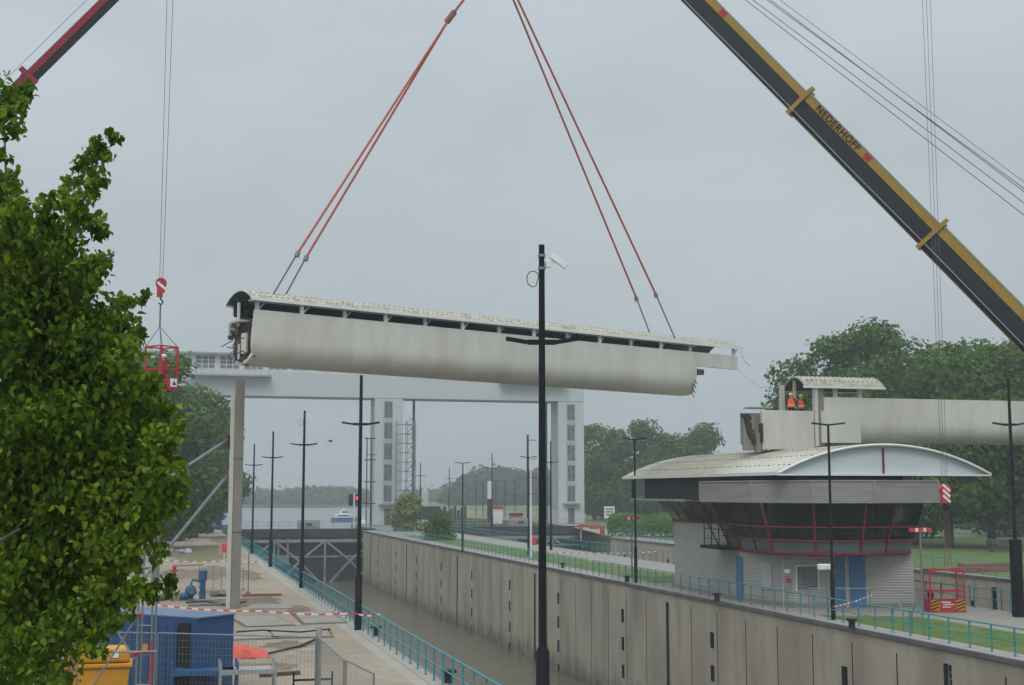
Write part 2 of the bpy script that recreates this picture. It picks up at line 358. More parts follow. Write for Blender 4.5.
# ------------------------------------------------------------ lock walls with recesses
def niche_wall(name, label, X, y0, y1, sgn, pit_y, slot_y, joint, zt=-.05, zb=-9.8):
    """wall face in plane X; sgn = direction into the wall body"""
    b = MB(); ys = {y0, y1}
    cuts = []
    for y in pit_y:
        cuts.append((y - .29, y + .29, [(-1.95 - 1.95 * k - .95, -1.95 - 1.95 * k) for k in range(0, 4)], .55))
    for y in slot_y: cuts.append((y - .3, y + .3, [(zb, -.75)], .4))
    for y in joint: cuts.append((y - .05, y + .05, [(zb, -.75)], .14))
    cuts.sort(); y = y0
    for (a, c, hs_, dp) in cuts:
        if a <= y: continue
        b.face([(X, y, zb), (X, a, zb), (X, a, zt), (X, y, zt)])
        z = zb
        for (h0, h1) in sorted(hs_):
            if h0 > z: b.face([(X, a, z), (X, c, z), (X, c, h0), (X, a, h0)])
            d = X + sgn * dp
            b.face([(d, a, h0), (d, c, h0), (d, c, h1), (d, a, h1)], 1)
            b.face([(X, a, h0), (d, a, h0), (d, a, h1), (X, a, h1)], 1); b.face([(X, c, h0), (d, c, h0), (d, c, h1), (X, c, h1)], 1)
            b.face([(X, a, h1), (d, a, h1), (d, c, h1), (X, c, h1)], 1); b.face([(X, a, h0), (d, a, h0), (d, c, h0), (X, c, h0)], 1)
            z = h1
        if z < zt: b.face([(X, a, z), (X, c, z), (X, c, zt), (X, a, zt)])
        y = c
    b.face([(X, y, zb), (X, y1, zb), (X, y1, zt), (X, y, zt)])
    root = thing(name, label, 'wall', (0, 0, 0))
    o = b.build('wall_face', [M_wall, M_gdark], root)  # recess insides coloured near-black, so their shade is painted in; joints dark too
    c = MB(); c.box((X + sgn * .27, (y0 + y1) / 2, -.045), (.66, y1 - y0, .11), 0, m=1); c.box((X - sgn * .02, (y0 + y1) / 2, -.10), (.16, y1 - y0, .24), 0); c.build('coping', [M_copi, M_strip], root, bevel=.03)
    return root
M_copi = mat('coping_steel', (.12, .115, .125), .6, .25, 1.2, .2, 8)
pits = [58.1 + 15.85 * k for k in range(-3, 11)]
slots = [49.4 + 31.7 * k for k in range(-2, 6)]
joints = []
for k in range(-12, 46):
    y = 49.4 + 3.96 * k
    if all(abs(y - q) > .8 for q in slots): joints.append(y)
pits = [y for y in pits if all(abs(y - q) > 1 for q in slots) and y < 214]
joints = [y if all(abs(y - q) > .5 for q in pits) else y + .9 for y in joints if y < 214]
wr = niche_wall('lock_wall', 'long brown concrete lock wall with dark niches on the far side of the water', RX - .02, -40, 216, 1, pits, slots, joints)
# ladders inside the slots
for y in slots:
    if y > 214 or y < 10: continue
    b = MB()
    for s in (-.17, .17): b.bar((RX + .16, y + s, -9), (RX + .16, y + s, -.3), .05, .05, up=(1, 0, 0))
    for k in range(28): b.bar((RX + .16, y - .17, -8.9 + k * .3), (RX + .16, y + .17, -8.9 + k * .3), .03, .03)
    b.build('ladder', M_grey, wr)
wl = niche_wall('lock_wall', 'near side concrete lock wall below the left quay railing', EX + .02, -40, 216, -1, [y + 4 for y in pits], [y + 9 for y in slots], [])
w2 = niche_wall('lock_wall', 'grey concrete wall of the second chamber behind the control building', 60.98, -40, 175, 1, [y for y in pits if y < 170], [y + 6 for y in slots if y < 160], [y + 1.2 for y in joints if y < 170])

# ------------------------------------------------------------ railings
def railing(name, label, pts_fn, y0, y1, step, mt, group=None, h=1.12, toe=False):
    n = int((y1 - y0) / step); 
    p0 = pts_fn(y0); root = thing(name, label, 'railing', (p0[0], p0[1], 0), 0, group)
    off = Vector((p0[0], p0[1], 0)); b = MB()
    for k, z in enumerate((h, h * .52)):
        b.tube([Vector(pts_fn(y0 + (y1 - y0) * i / 6)) + Vector((0, 0, z)) - off for i in range(7)], .034 if k == 0 else .024, 6)
    b.build('handrail', mt, root)
    pm_ = MB(); pm_.bar((0, 0, 0), (0, 0, h), .06, .045); pm_.box((0, 0, .012), (.14, .14, .024)); first = None
    for i in range(n + 1):
        q = Vector(pts_fn(y0 + step * i)) - off
        if first is None: first = pm_.build('post', mt, root); o = first
        else: o = first.copy(); COL.objects.link(o)
        o.location = q
    return root
rg = 'teal railings along the lock edges'
railing('lock_railing', 'teal railing in the foreground along the left quay edge, beside the nearest black mast', lambda y: (EX - .28, y, 0), 24, 96, 1.5, M_teal, rg)
railing('lock_railing', 'distant stretch of teal railing on the left quay leading to the lock gate', lambda y: (EX - .28, y, 0), 97.5, 214, 1.5, M_teal, rg)
nr = railing('lock_railing', 'teal railing on top of the far lock wall in front of the control building', lambda y: (RX + .5, y, 0), 38, 98, 1.5, M_teal, rg)
railing('lock_railing', 'teal railing on the island beside the narrow lawn, left of the control building', lambda y: (RX + .5, y, 0), 99.5, 214, 1.55, M_teal, rg)
railing('lock_railing', 'teal railing on the back edge of the island behind the red work cage', lambda y: (44.1, y, 0), 44, 110, 1.6, M_teal, rg)
railing('lock_railing', 'faint teal railing on the back edge of the island near the second gate', lambda y: (44.1, y, 0), 112, 214, 1.7, M_teal, rg)
railing('lock_railing', 'teal railing on the far bank of the second chamber, under the round hedge', lambda y: (61.6, y, 0), 132, 176, 1.6, M_teal, rg)
railing('lock_railing', 'teal railing on the far grassy bank under the large trees', lambda y: (61.6, y, 0), 74, 130, 1.7, M_teal, rg)
for (y, off) in ((52.6, 0), (54.2, 0)):
    b = MB(); b.tube([(.03, -.45, 0)] + [(.03, -.45 * math.cos(t_), .75 + .5 * math.sin(t_)) for t_ in [math.pi * i / 8 for i in range(9)]] + [(.03, .45, 0)], .03, 6)
    o = b.build('ladder_hoop', M_teal, nr, loc=(0.1, y - 38, .1))

# ------------------------------------------------------------ vegetation
def leaf_mesh(name, C, S, N, mt, parent, tint, shape='quad', fold=.25):
    """C centres, S sizes, N normals (n,3)"""
    n = len(C); rnd = np.random.default_rng(n)
    a = rnd.normal(size=(n, 3)); U = np.cross(N, a); U /= np.linalg.norm(U, axis=1)[:, None] + 1e-9; V = np.cross(N, U)
    if shape == 'leaf':   # pointed leaf hanging down: V biased to -z
        dn = np.tile(np.array([[0, 0, -1.0]]), (n, 1)) + rnd.normal(size=(n, 3)) * .42
        V = dn - N * np.sum(dn * N, axis=1)[:, None]; V /= np.linalg.norm(V, axis=1)[:, None] + 1e-9; U = np.cross(N, V)
        prof = [(0, -.5, 0), (.38, -.26, .14), (.33, .12, .12), (0, .72, -.06), (-.33, .12, .12), (-.38, -.26, .14)]
        fc = [(0, 1, 2, 3), (0, 3, 4, 5)]
    else:
        prof = [(-.5, -.35, 0), (.1, -.5, .1), (.5, .1, 0), (.15, .5, .12), (-.4, .35, 0)]
        fc = [(0, 1, 2, 3, 4)]
    k = len(prof); P = np.zeros((n, k, 3))
    for i, (u, v, q) in enumerate(prof): P[:, i] = C + (U * u + V * v + N * q) * S[:, None]
    me = bpy.data.meshes.new(name)
    base = np.arange(n)[:, None] * k
    loops = np.concatenate([base + np.array(f)[None] for f in fc], axis=1).reshape(-1)
    lens = [len(f) for f in fc]
    nf = n * len(fc); me.vertices.add(n * k); me.vertices.foreach_set('co', P.reshape(-1))
    me.loops.add(len(loops)); me.loops.foreach_set('vertex_index', loops.astype(np.int32))
    lt = np.tile(lens, n); ls = np.concatenate([[0], np.cumsum(lt)[:-1]])
    me.polygons.add(nf); me.polygons.foreach_set('loop_start', ls.astype(np.int32)); me.polygons.foreach_set('loop_total', lt.astype(np.int32))
    me.update(calc_edges=True); me.validate()
    at = me.attributes.new('tint', 'FLOAT', 'POINT'); at.data.foreach_set('value', np.repeat(tint, k).astype(np.float32))
    me.materials.append(mt); o = bpy.data.objects.new(name, me); COL.objects.link(o)
    if parent: o.parent = parent
    return o
def crown_points(lobes, dens, size, seed, up=.35):
    rnd = np.random.default_rng(seed); Cs, Ns, Ss, Ts = [], [], [], []
    for (c, r) in lobes:
        r = np.array(r, float); n = int(dens * (r[0] * r[1] + r[0] * r[2] + r[1] * r[2]) / 3 * 12.57 / size ** 2)
        d = rnd.normal(size=(n, 3)); d /= np.linalg.norm(d, axis=1)[:, None]
        # clumpy: jitter radius with low-frequency function
        ph = rnd.uniform(0, 6, 3); nz = np.sin(d[:, 0] * 5 + ph[0]) * np.sin(d[:, 1] * 6 + ph[1]) * np.sin(d[:, 2] * 5 + ph[2])
        rad = (.82 + .25 * nz) + rnd.normal(size=n) * .10
        inner = rnd.random(n) < .22; rad[inner] *= rnd.uniform(.4, .95, inner.sum())
        p = np.array(c) + d * r * rad[:, None]
        N = d + rnd.normal(size=(n, 3)) * .55; N[:, 2] += up; N /= np.linalg.norm(N, axis=1)[:, None]
        Cs.append(p); Ns.append(N); Ss.append(size * rnd.uniform(.6, 1.3, n)); Ts.append(np.clip(.5 + .25 * nz + rnd.normal(size=n) * .2, 0, 1))
    return np.concatenate(Cs), np.concatenate(Ss), np.concatenate(Ns), np.concatenate(Ts)
def tree(name, label, base, h, wd, seed, mt=L_tree, size=.55, dens=1.0, group=None, trunk_h=.22, cat='tree', crown_lo=.2, nl=26, lob=1.0):
    rs = random.Random(seed); root = thing(name, label, cat, base, 0, group); h *= 1.05
    b = MB(); tr = h * .013 + .08
    top = Vector((rs.uniform(-.4, .4), rs.uniform(-.4, .4), h * .72))
    b.tube([(0, 0, -.1), (0, 0, h * trunk_h), Vector((0, 0, h * .45)) + top * .05, top], [tr * 1.25, tr, tr * .7, tr * .2], 8)
    lobes = []
    for i in range(nl):
        t_ = rs.random(); z = h * (crown_lo + (1 - crown_lo) * (.08 + .84 * t_))
        q = (z / h - crown_lo) / (1 - crown_lo); env = math.sin(math.pi * min(1, max(.05, q ** .75))) ** .55
        a = rs.uniform(0, 6.283); rr = wd / 2 * env * rs.uniform(.25, .78)
        s = lob * (h * .35 + wd * .5) * rs.uniform(.12, .21) * (1.15 if q < .6 else .85)
        c = Vector((math.cos(a) * rr, math.sin(a) * rr, z - s * .3)); lobes.append((tuple(c), (s * 1.2, s * 1.2, s * .85)))
        if i % 2 == 0:
            st = Vector((0, 0, h * (trunk_h + .35 * t_))); b.tube([st, (st + c) / 2 + Vector((0, 0, -.2)), c], [tr * .45, tr * .28, tr * .08], 5)
    b.build('trunk', M_bark, root, True)
    C, S, N, T = crown_points(lobes, dens, size, seed)
    leaf_mesh('crown', C, S, N, mt, root, T)
    return root

bigg = 'large trees on the right bank'
TL = ['large tree right behind the canopy roof with the two workers, leftmost of the right bank', 'broad dark tree rising highest behind the stub of bridge', 'tall full tree behind the middle of the remaining bridge beam', 'tree above the hanging red and white hook block, lighter green', 'broad tree with visible dark trunk right of the hook block', 'rightmost tree cut by the right edge of the picture', 'smaller dark tree low behind the control building roof end', 'rear tree filling the gap under the bridge beam']
TT = [(812, 356, 172, 15), (862, 322, 165, 17), (915, 322, 160, 17), (948, 350, 150, 15), (990, 338, 152, 16), (1040, 330, 150, 17), (905, 400, 185, 15), (1015, 380, 190, 17)]
for i, (px, py, Z, wd) in enumerate(TT):
    p = W(px, 491, Z); top = W(px, py, Z).z
    tree('broadleaf_tree', TL[i], (p.x, p.y, 0), top, wd, 100 + i, L_tree, .46, .8, bigg, crown_lo=.17 if i < 6 else .08, nl=34, lob=1.15)
midg = 'row of trees beyond the second lift tower'
ML = ['tree partly hidden by the right lift tower', 'second tree from the right lift tower, slightly lower top', 'tallest middle-distance tree with pointed top', 'tree right of the pointed one in the middle distance', 'rightmost middle-distance tree above the curved roof tip', 'low tree in the gap under the middle-distance row']
MT = [(594, 425, 300, 13), (612, 428, 290, 13), (640, 420, 285, 14), (668, 430, 290, 15), (700, 426, 285, 16), (655, 455, 320, 22)]
for i, (px, py, Z, wd) in enumerate(MT):
    p = W(px, 491, Z); top = W(px, py, Z).z
    tree('broadleaf_tree', ML[i], (p.x, p.y, 0), top, wd, 200 + i, L_tree, .62, .8, midg, crown_lo=.1, nl=30, lob=1.15)
lg = 'row of trees on the left quay'
LLb = ['tree on the left quay just left of the grey concrete post, lowest of its row', 'tall tree on the left quay behind the raised steel prop', 'tree on the left quay behind the red hanging work cage', 'tree on the left quay mostly hidden by foreground leaves', 'leafy tree between the concrete post and the left lift tower']
LT = [(220, 408, 225, 11), (196, 374, 185, 12), (160, 350, 150, 13), (116, 345, 135, 14), (206, 430, 215, 11)]
for i, (px, py, Z, wd) in enumerate(LT):
    p = W(px, 491, Z); top = W(px, py, Z).z
    tree('broadleaf_tree', LLb[i], (p.x, p.y, 0), top, wd, 300 + i, L_tree, .5, .85, lg, crown_lo=.1, nl=34)
p = G(408, 531); tree('small_tree', 'small yellow-green tree standing at the far end of the island before the left lift tower', p, 6.0, 6.6, 400, L_bushy, .36, .7, trunk_h=.15, crown_lo=.08, nl=34, lob=1.35)
p = G(438, 540); tree('bush', 'round dark green bush on the island beside the small yellow tree', p, 3.7, 3.8, 401, L_tree, .28, .8, cat='bush', trunk_h=.1, crown_lo=.0, nl=26, lob=1.8)
p = G(186, 533); tree('bush', 'dark bush under the left quay trees beside the white hut', (p.x, p.y, 0), 4.5, 9, 402, L_tree, .4, .8, cat='bush', trunk_h=.1, crown_lo=0, nl=22, lob=1.5)
p = G(158, 541); tree('bush', 'dark bush left of the other one under the left quay trees', (p.x, p.y, 0), 4.5, 8, 403, L_tree, .4, .8, cat='bush', trunk_h=.1, crown_lo=0, nl=22, lob=1.5)
# hedge on the far bank
b = MB(); rnd = np.random.default_rng(5); hp, hn = [], []
ha, hb = Vector((60.5, 181, 0)), Vector((73.5, 170, 0)); wdt = 5.0
for k in range(9000):
    u = rnd.random(); c = ha.lerp(hb, u); d = (hb - ha).normalized(); nn = Vector((-d.y, d.x, 0)) * -1
    a = rnd.uniform(0, math.pi); top = 3.0 + .2 * math.sin(u * 17)
    rx = 2.6; x_ = math.cos(a); z_ = math.sin(a)
    px_ = abs(x_) ** .5 * (1 if x_ > 0 else -1) * rx; pz_ = z_ ** .5 * top
    j = rnd.normal(size=3) * .12
    q = c + Vector((3.2, 0, 0)) + nn * px_; hp.append((q.x + j[0], q.y + j[1], pz_ + j[2])); hn.append((nn.x * x_ + j[0] * 4, nn.y * x_ + j[1] * 4, z_ + .3 + j[2] * 4))
hn = np.array(hn); hn /= np.linalg.norm(hn, axis=1)[:, None]
h = leaf_mesh('hedge', np.array(hp), rnd.uniform(.25, .5, len(hp)), hn, L_hedge, None, rnd.random(len(hp)))
tag(h, 'clipped light green hedge on the far bank left of the control building', 'hedge')

def wood(name, label, pts, h0, h1, depth, n, size, seed, mt=L_far, zb=0, ramp=False):
    rnd = np.random.default_rng(seed); rs = random.Random(seed); pts = [Vector(p) for p in pts]
    lobes = []
    for i in range(n):
        u = i / (n - 1) * (len(pts) - 1); k = min(int(u), len(pts) - 2); c = pts[k].lerp(pts[k + 1], u - k)
        hh = (h0 + (h1 - h0) * (.5 + .5 * math.sin(u * 4.1 + seed) * math.sin(i * .37 + 1))) * (1 if not ramp else min(1, .35 + u * .9)) ; s = hh * rs.uniform(.38, .55)
        lobes.append(((c.x + rs.uniform(-1, 1) * depth, c.y + rs.uniform(-.2, 1) * depth, zb + hh - s), (s * 1.3, s * 1.3, s)))
        lobes.append(((c.x + rs.uniform(-1, 1) * depth, c.y + rs.uniform(-.2, 1) * depth, zb + hh * .35), (s * 1.4, s * 1.2, hh * .4)))
    C, S, N, T = crown_points(lobes, .9, size, seed)
    o = leaf_mesh(name, C, S, N, mt, None, T); tag(o, label, 'woodland', None, 'stuff'); return o
wood('far_wood', 'hazy low line of trees on the far river shore', [(-360, 790, 0), (-80, 780, 0), (50, 776, 0), (110, 772, 0), (220, 780, 0)], 9.0, 12.5, 8, 110, 2.3, 11, zb=-2)
wood('wooded_hill', 'hazy wooded slope in the middle distance behind the second lock', [W(466, 508, 600), W(485, 507, 600), W(520, 507, 600), W(600, 507, 590), W(700, 507, 580)], 15.5, 18, 9, 40, 1.8, 12, ramp=True)
wood('hedge_row', 'dark low hedge row beyond the road on the far bank', [(118, 200, 0), (150, 186, 0), (200, 165, 0)], 1.8, 2.6, 1, 40, .5, 14)
wood('far_wood', 'line of distant trees and hedges beyond the right bank', [(150, 260, 0), (230, 230, 0), (330, 160, 0)], 7, 10, 6, 30, 1.3, 13)

# ------------------------------------------------------------ lift-gate gantry (two chambers)
gr_ = thing('lift_gate_gantry', 'tall pale lifting gate structure with two slit-windowed towers spanning both lock chambers', 'gantry', (40, 250, 0))
gy = 250.0; o0 = Vector((40, 250, 0))
def gpart(name, mb, m, par=None): 
    o = mb.build(name, m, par or gr_); o.data.transform(Matrix.Translation(-o0)); return o
b = MB(); b.box(((2.6 + 81.8) / 2, gy + 2.7, 26.75), (79.2, 5.3, 4.6)); gpart('crossbeam', b, M_tower)
b = MB(); b.box((42.4, gy + 2.7, 24.38), (74, 5.0, .14)); gpart('crossbeam_underside', b, M_grey)
b = MB(); b.box((42.0, gy + 3.2, 30.6), (84, 5.0, 3.1)); ph = gpart('machine_room', b, M_white)
b = MB(); b.box((41.5, gy + 3.0, 32.3), (92, 7.0, .35)); b.box((22, gy + 3, 32.6), (5, 3, .4)); gpart('roof', b, M_grey)
for k in range(17):
    x0 = 5.2 + k * 4.5
    if x0 > 78: break
    wn = MB(); wn.box((x0 + 1.8, gy + .68, 30.7), (3.6, .06, 2.5)); f = gpart('window', wn, M_twin)
    fr = MB()
    for j in range(4): fr.box((x0 + j * 1.2, gy + .62, 30.7), (.14, .1, 2.5))
    for z in (29.5, 30.3, 31.1, 31.9): fr.box((x0 + 1.8, gy + .63, z), (3.6, .08, .12))
    q = gpart('window_frame', fr, M_white, f)
for (xa, xb) in ((4, 19.2), (64, 78)):
    b = MB(); b.box(((xa + xb) / 2, gy - 1.0, 28.1), (xb - xa, 2.0, .35)); bl = gpart('balcony', b, M_grey)
    b = MB(); n = int((xb - xa) / 2.2)
    for k in range(n + 1): b.bar((xa + k * 2.2, gy - 1.95, 28.25), (xa + k * 2.2, gy - 1.95, 29.7), .06, .06)
    for z in (29.7, 29.0): b.bar((xa, gy - 1.95, z), (xb, gy - 1.95, z), .06, .06)
    gpart('balcony_railing', b, M_grey, bl)
for (x0, x1) in ((2.6, 7.95), (39.2, 44.7), (76.3, 81.7)):
    b = MB(); b.box(((x0 + x1) / 2, gy + 2.6, 12.2), (x1 - x0, 5.2, 24.3)); tw = gpart('tower', b, M_tower)
    b = MB(); b.box((x0 - .02, gy + 2.6, 13.5), (.05, 5.0, 21.4)); b.box(((x0 + x1) / 2, gy - .06, 13.7), (.06, .06, 21)) ; gpart('side_shade_and_joint', b, M_tower2, tw)  # side sheet is the cladding's shaded copy; the thin box is the joint
    xm = x0 + 2.65
    for k in range(5):
        zc = 22.2 - k * 4.05
        b = MB(); b.box((xm, gy - .04, zc), (1.5, .06, 3.1)); wn = gpart('window', b, M_twin, tw)
    b = MB(); b.box((xm, gy - .03, 13.9), (1.9, .04, 20.2)); gpart('window_recess', b, M_tower2, tw)
    b = MB(); b.box((xm, gy - .5, 4.0), (3.4, 1.1, .3)); gpart('door_canopy', b, M_grey, tw)
    b = MB(); b.box((xm, gy - .03, 1.6), (1.3, .05, 3.0)); gpart('door', b, M_pan, tw)
for x in (10.2, 46.9, 73.8):
    b = MB(); b.bar((x, gy + .3, 0), (x, gy + .3, 24.3), .45, .45, up=(0, 1, 0)); gpart('guide_rail', b, M_crane)
# stair lattice tower by the middle pier
st = thing('scaffold_stair_tower', 'grey lattice stair tower standing beside the middle lift tower', 'stair tower', (44.6, 247.5, 0))
b = MB()
for x in (-1.6, .4, 2.0):
    for y in (-.9, .9): b.bar((x, y, 0), (x, y, 20), .14, .14, up=(0, 1, 0))
for k in range(11):
    z = 1.8 * k + 1.2
    for y in (-.9, .9):
        b.bar((-1.6, y, z), (2.0, y, z), .12, .12)
    b.bar((.4, -.9, z), (2.0, -.9, z + 1.8 if k % 2 else z), .1, .1); b.bar((.4, .9, z), (2.0, .9, z + 1.8), .1, .1)
    b.bar((2.0, -.9, z), (.4, -.9, z + 1.8), .08, .08)
b.build('frame', M_gate, st)
b = MB()
for k in range(6): b.box((1.2, 0, 3.6 * k + 1.25), (1.5, 1.7, .1))
b.build('landing', M_gate, st)

# ------------------------------------------------------------ lock gates
def gate(label, x0, x1, Y, ztop, zbot):
    root = thing('lock_gate', label, 'lock gate', ((x0 + x1) / 2, Y, 0)); W_ = x1 - x0; c = Vector(((x0 + x1) / 2, Y, 0))
    hw = W_ / 2
    b = MB(); b.box((0, .9, (ztop + zbot) / 2), (W_, .2, ztop - zbot)); b.build('skin_plate', M_gdark, root)
    b = MB(); b.box((0, .1, ztop - .12), (W_, 2.0, .24)); b.box((0, -.85, ztop - .8), (W_, .1, 1.1)); b.build('walkway', M_gdark, root)
    nb = max(3, round(W_ / 7.4)); bw = W_ / nb; y = -.7; zm = -4.3
    b = MB(); b.box((0, y, -1.7), (W_, .35, .5)); b.box((0, y, zbot + .3), (W_, .3, .4)); b.box((0, y + .3, zm), (W_, .2, .25)); b.build('girder', M_gate, root)
    for i in range(nb + 1):
        b = MB(); b.box((-hw + i * bw + (.2 if i == 0 else -.2 if i == nb else 0), y + .02, (-1.5 + zbot) / 2), (.3, .3, -1.5 - zbot)); b.build('upright', M_gate, root)
    for i in range(nb):
        xa = -hw + i * bw; xm = xa + bw / 2
        b = MB()
        b.bar((xa + .2, y - .05, -1.8), (xm, y - .05, -5.0), .3, .42, up=(0, 1, 0)); b.bar((xm, y - .05, -5.0), (xa + bw - .2, y - .05, -1.8), .3, .42, up=(0, 1, 0))
        b.bar((xa + .2, y - .05, zbot + .3), (xm, y - .05, -5.0), .3, .42, up=(0, 1, 0)); b.bar((xm, y - .05, -5.0), (xa + bw - .2, y - .05, zbot + .3), .3, .42, up=(0, 1, 0))
        b.build('cross_brace', M_gate, root)
    b = MB(); n = int(W_ / 1.8)
    for i in range(n + 1): b.bar((-hw + i * 1.8, -.8, ztop), (-hw + i * 1.8, -.8, ztop + 1.15), .06, .06, up=(0, 1, 0))
    for z in (.6, 1.15): b.bar((-hw, -.8, ztop + z), (hw, -.8, ztop + z), .06, .06)
    b.build('gate_railing', M_grey, root)
    b = MB(); b.box((0, .3, 0), (3.6, 1.6, 1.9)); kb = b.build('control_box', M_grey, root, loc=(W_ * .06, 0, ztop + .5))
    b = MB(); b.box((0, -.56, .2), (1.0, .06, .5)); b.build('vent', M_gdark, kb)
    b = MB()
    for xx in (-W_ * .14, -W_ * .08): b.box((xx, y - .25, -3.3), (.28, .2, 4.2))
    b.box((-W_ * .11, y - .3, -4.8), (1.9, .3, 1.6)); b.build('sluice_valve', M_galv, root)
    return root
gate('dark steel trussed lock gate closing the near chamber', 9.6, 34.6, 219.5, .25, -9.5)
gate('dark steel lock gate closing the second chamber, with a pale box on its walkway', 44.8, 75.2, 226, .25, -7.5)

# ------------------------------------------------------------ lamp masts
def mast_tall(camera=True):
    root = thing('lamp_mast', 'x', 'lamp mast')
    b = MB(); b.tube([(0, 0, 0), (0, 0, 2.55), (0, 0, 2.66)], [.17, .17, .12], 12); b.build('mast_base', M_mast, root, True)
    b = MB(); b.tube([(0, 0, 2.6), (0, 0, 12.4)], [.105, .075], 12); b.build('shaft', M_mast, root, True)
    for s in (-1, 1):
        b = MB(); u = (cy, -sy)
        pts = [(u[0] * s * d, u[1] * s * d, 9.98 + z) for d, z in ((.08, 0), (.35, .0), (.45, -.02), (.9, .09))]
        b.tube(pts[:2], .055, 8); 
        b.bar(pts[1], pts[3], .24, .085); b.bar(pts[0], pts[1], .12, .12)
        lm = b.build('lamp_arm', M_mast, root)
    if camera:
        b = MB(); b.bar((u[0] * .25 - .0, u[1] * .25, 12.15), (u[0] * .62, u[1] * .62, 11.86), .16, .15); b.bar((.0, 0, 12.0), (u[0] * .35, u[1] * .35, 12.0), .07, .07)
        b.box((u[0] * .16, u[1] * .16, 11.93), (.12, .12, .18)); b.build('camera', M_wht, root)
        b = MB(); b.tube([(-u[0] * .05, -u[1] * .05, 11.7)] + [(-u[0] * (.22 + .16 * math.cos(a)), -u[1] * (.22 + .16 * math.cos(a)), 11.55 + .2 * math.sin(a)) for a in [math.pi * 2 * i / 10 - 2 for i in range(9)]] + [(-u[0] * .05, 0, 11.2)], .012, 5); b.build('cable_loop', M_black, root)
        b = MB()
        for z in (11.78, 12.1): b.tube([(0, 0, z), (0, 0, z + .06)], .1, 10)
        b.build('bracket', M_galv, root)
    return root
mg = 'black lamp masts around the locks'
mc = mast_tall(True); mn = mast_tall(False)
MS = [(G(543, 762), 1, 'tallest black lamp mast, crossing in front of the hanging beam, white camera on top', 1.022),
      (G(358, 630), 0, 'black mast on the left quay, second nearest, rising to the underside of the beam', .97),
      (G(301.5, 588), 1, 'black mast with small white camera on the left quay before the lock gate', .965),
      (G(270.5, 567), 0, 'fourth black mast along the left quay railing, right of the thinnest one', .94),
      (G(252, 554), 0, 'thinnest, farthest black mast along the left quay railing beside the concrete post', .92),
      (G(1018.5, 617), 0, 'black mast with thick base at the right edge of the picture', 1.0),
      (G(449, 524), 0, 'black mast standing beyond the round dark bush', .9),
      (G(492, 533), 1, 'black mast with tiny white camera by the black and white tide gauge', 1.0),
      (G(551, 550), 0, 'black mast right behind the nearest mast, before the right lift tower', .97),
      (G(420, 531), 0, 'faint mast beyond the small yellow tree', .9)]
for i, (p, c, lb, s) in enumerate(MS):
    src = mc if c else mn
    o = copy_tree(src, lb, (p.x, p.y, 0)); o.scale = (1, 1, s); o['group'] = mg
    if i == 5:
        b = MB(); b.box((0, 0, 2.0), (.46, .46, 4.0)); b.build('equipment_cabinet', M_black, o, bevel=.03)
def kill(o):
    for ch in [x for x in bpy.data.objects if x.parent == o]: kill(ch)
    bpy.data.objects.remove(o)
kill(mc); kill(mn)
def lamp_t():
    root = thing('lamp_post', 'x', 'lamp post')
    b = MB(); b.tube([(0, 0, 0), (0, 0, 2.4), (0, 0, 2.5)], [.12, .12, .08], 10); b.build('post_base', M_mast, root, True)
    b = MB(); b.tube([(0, 0, 2.4), (0, 0, 9.9)], [.075, .06], 10); b.build('shaft', M_mast, root, True)
    for s in (-1, 1):
        b = MB(); b.bar((0, 0, 9.88), (cy * .85 * s, -sy * .85 * s, 9.98), .2, .08); b.build('lamp_arm', M_mast, root)
    return root
lt0 = lamp_t()
for i, (p, lb, s) in enumerate([(G(833.5, 620), 'black T-topped lamp post standing before the blue doors of the control building', 1),
        (G(636, 583), 'black T-topped lamp post at the left end of the curved roof', 1.03),
        (G(462.5, 552), 'slim T-topped lamp post with teal foot, on the island lawn right of the bush', .96),
        (G(528.5, 556), 'T-topped lamp post beside the white flagpole', 1.0),
        (G(371, 528), 'small T-topped lamp post close to the middle lift tower', 1.3)]):
    o = lt0 if i == 0 else copy_tree(lt0); o['label'] = lb; o.location = (p.x, p.y, 0); o.scale = (1, 1, s); o['group'] = 'T-topped lamp posts on the island'
# distant poles
fp0 = None
for i, (px, py, yt, lb) in enumerate([(476, 508, 484, 'leftmost'), (483, 508, 487, 'second from left'), (496, 508, 480, 'third from left'), (505, 508, 482, 'fourth from left'), (515, 508, 481, 'rightmost')]):
    Z = 330; p = W(px, 491, Z); 
    if fp0 is None:
        b = MB(); b.tube([(0, 0, 0), (0, 0, 9)], .12, 6); b.bar((-.8, 0, 9), (.8, 0, 9), .12, .1); fp0 = b.build('far_lamp_post', M_crane); o = fp0
    else: o = fp0.copy(); COL.objects.link(o)
    o.location = (p.x, p.y, 0); tag(o, 'thin distant lamp post before the wooded slope, ' + lb + ' of five', 'lamp post', 'distant lamp posts')
# white flagpole
p = G(531, 558); b = MB(); b.tube([(0, 0, 0), (0, 0, 10.2)], [.12, .06], 8); o = b.build('flagpole', M_white, None, True, loc=p); tag(o, 'plain white pole beside a black T-topped lamp post', 'pole')
# radar / antenna ladder mast
p = Vector((37.2, 243, 0)); r_ = thing('antenna_mast', 'slim grey mast with several crossbars left of the middle lift tower', 'antenna mast', p)
b = MB()
for x in (-.5, .3): b.tube([(x, 0, 0), (x, 0, 16.5)], .12, 6)
b.build('pole', M_crane, r_)
for z in (16.3, 12.3, 8.2, 4.2):
    b = MB(); b.bar((-1.0, 0, z), (1.2, 0, z), .2, .2); b.build('crossbar', M_crane, r_)
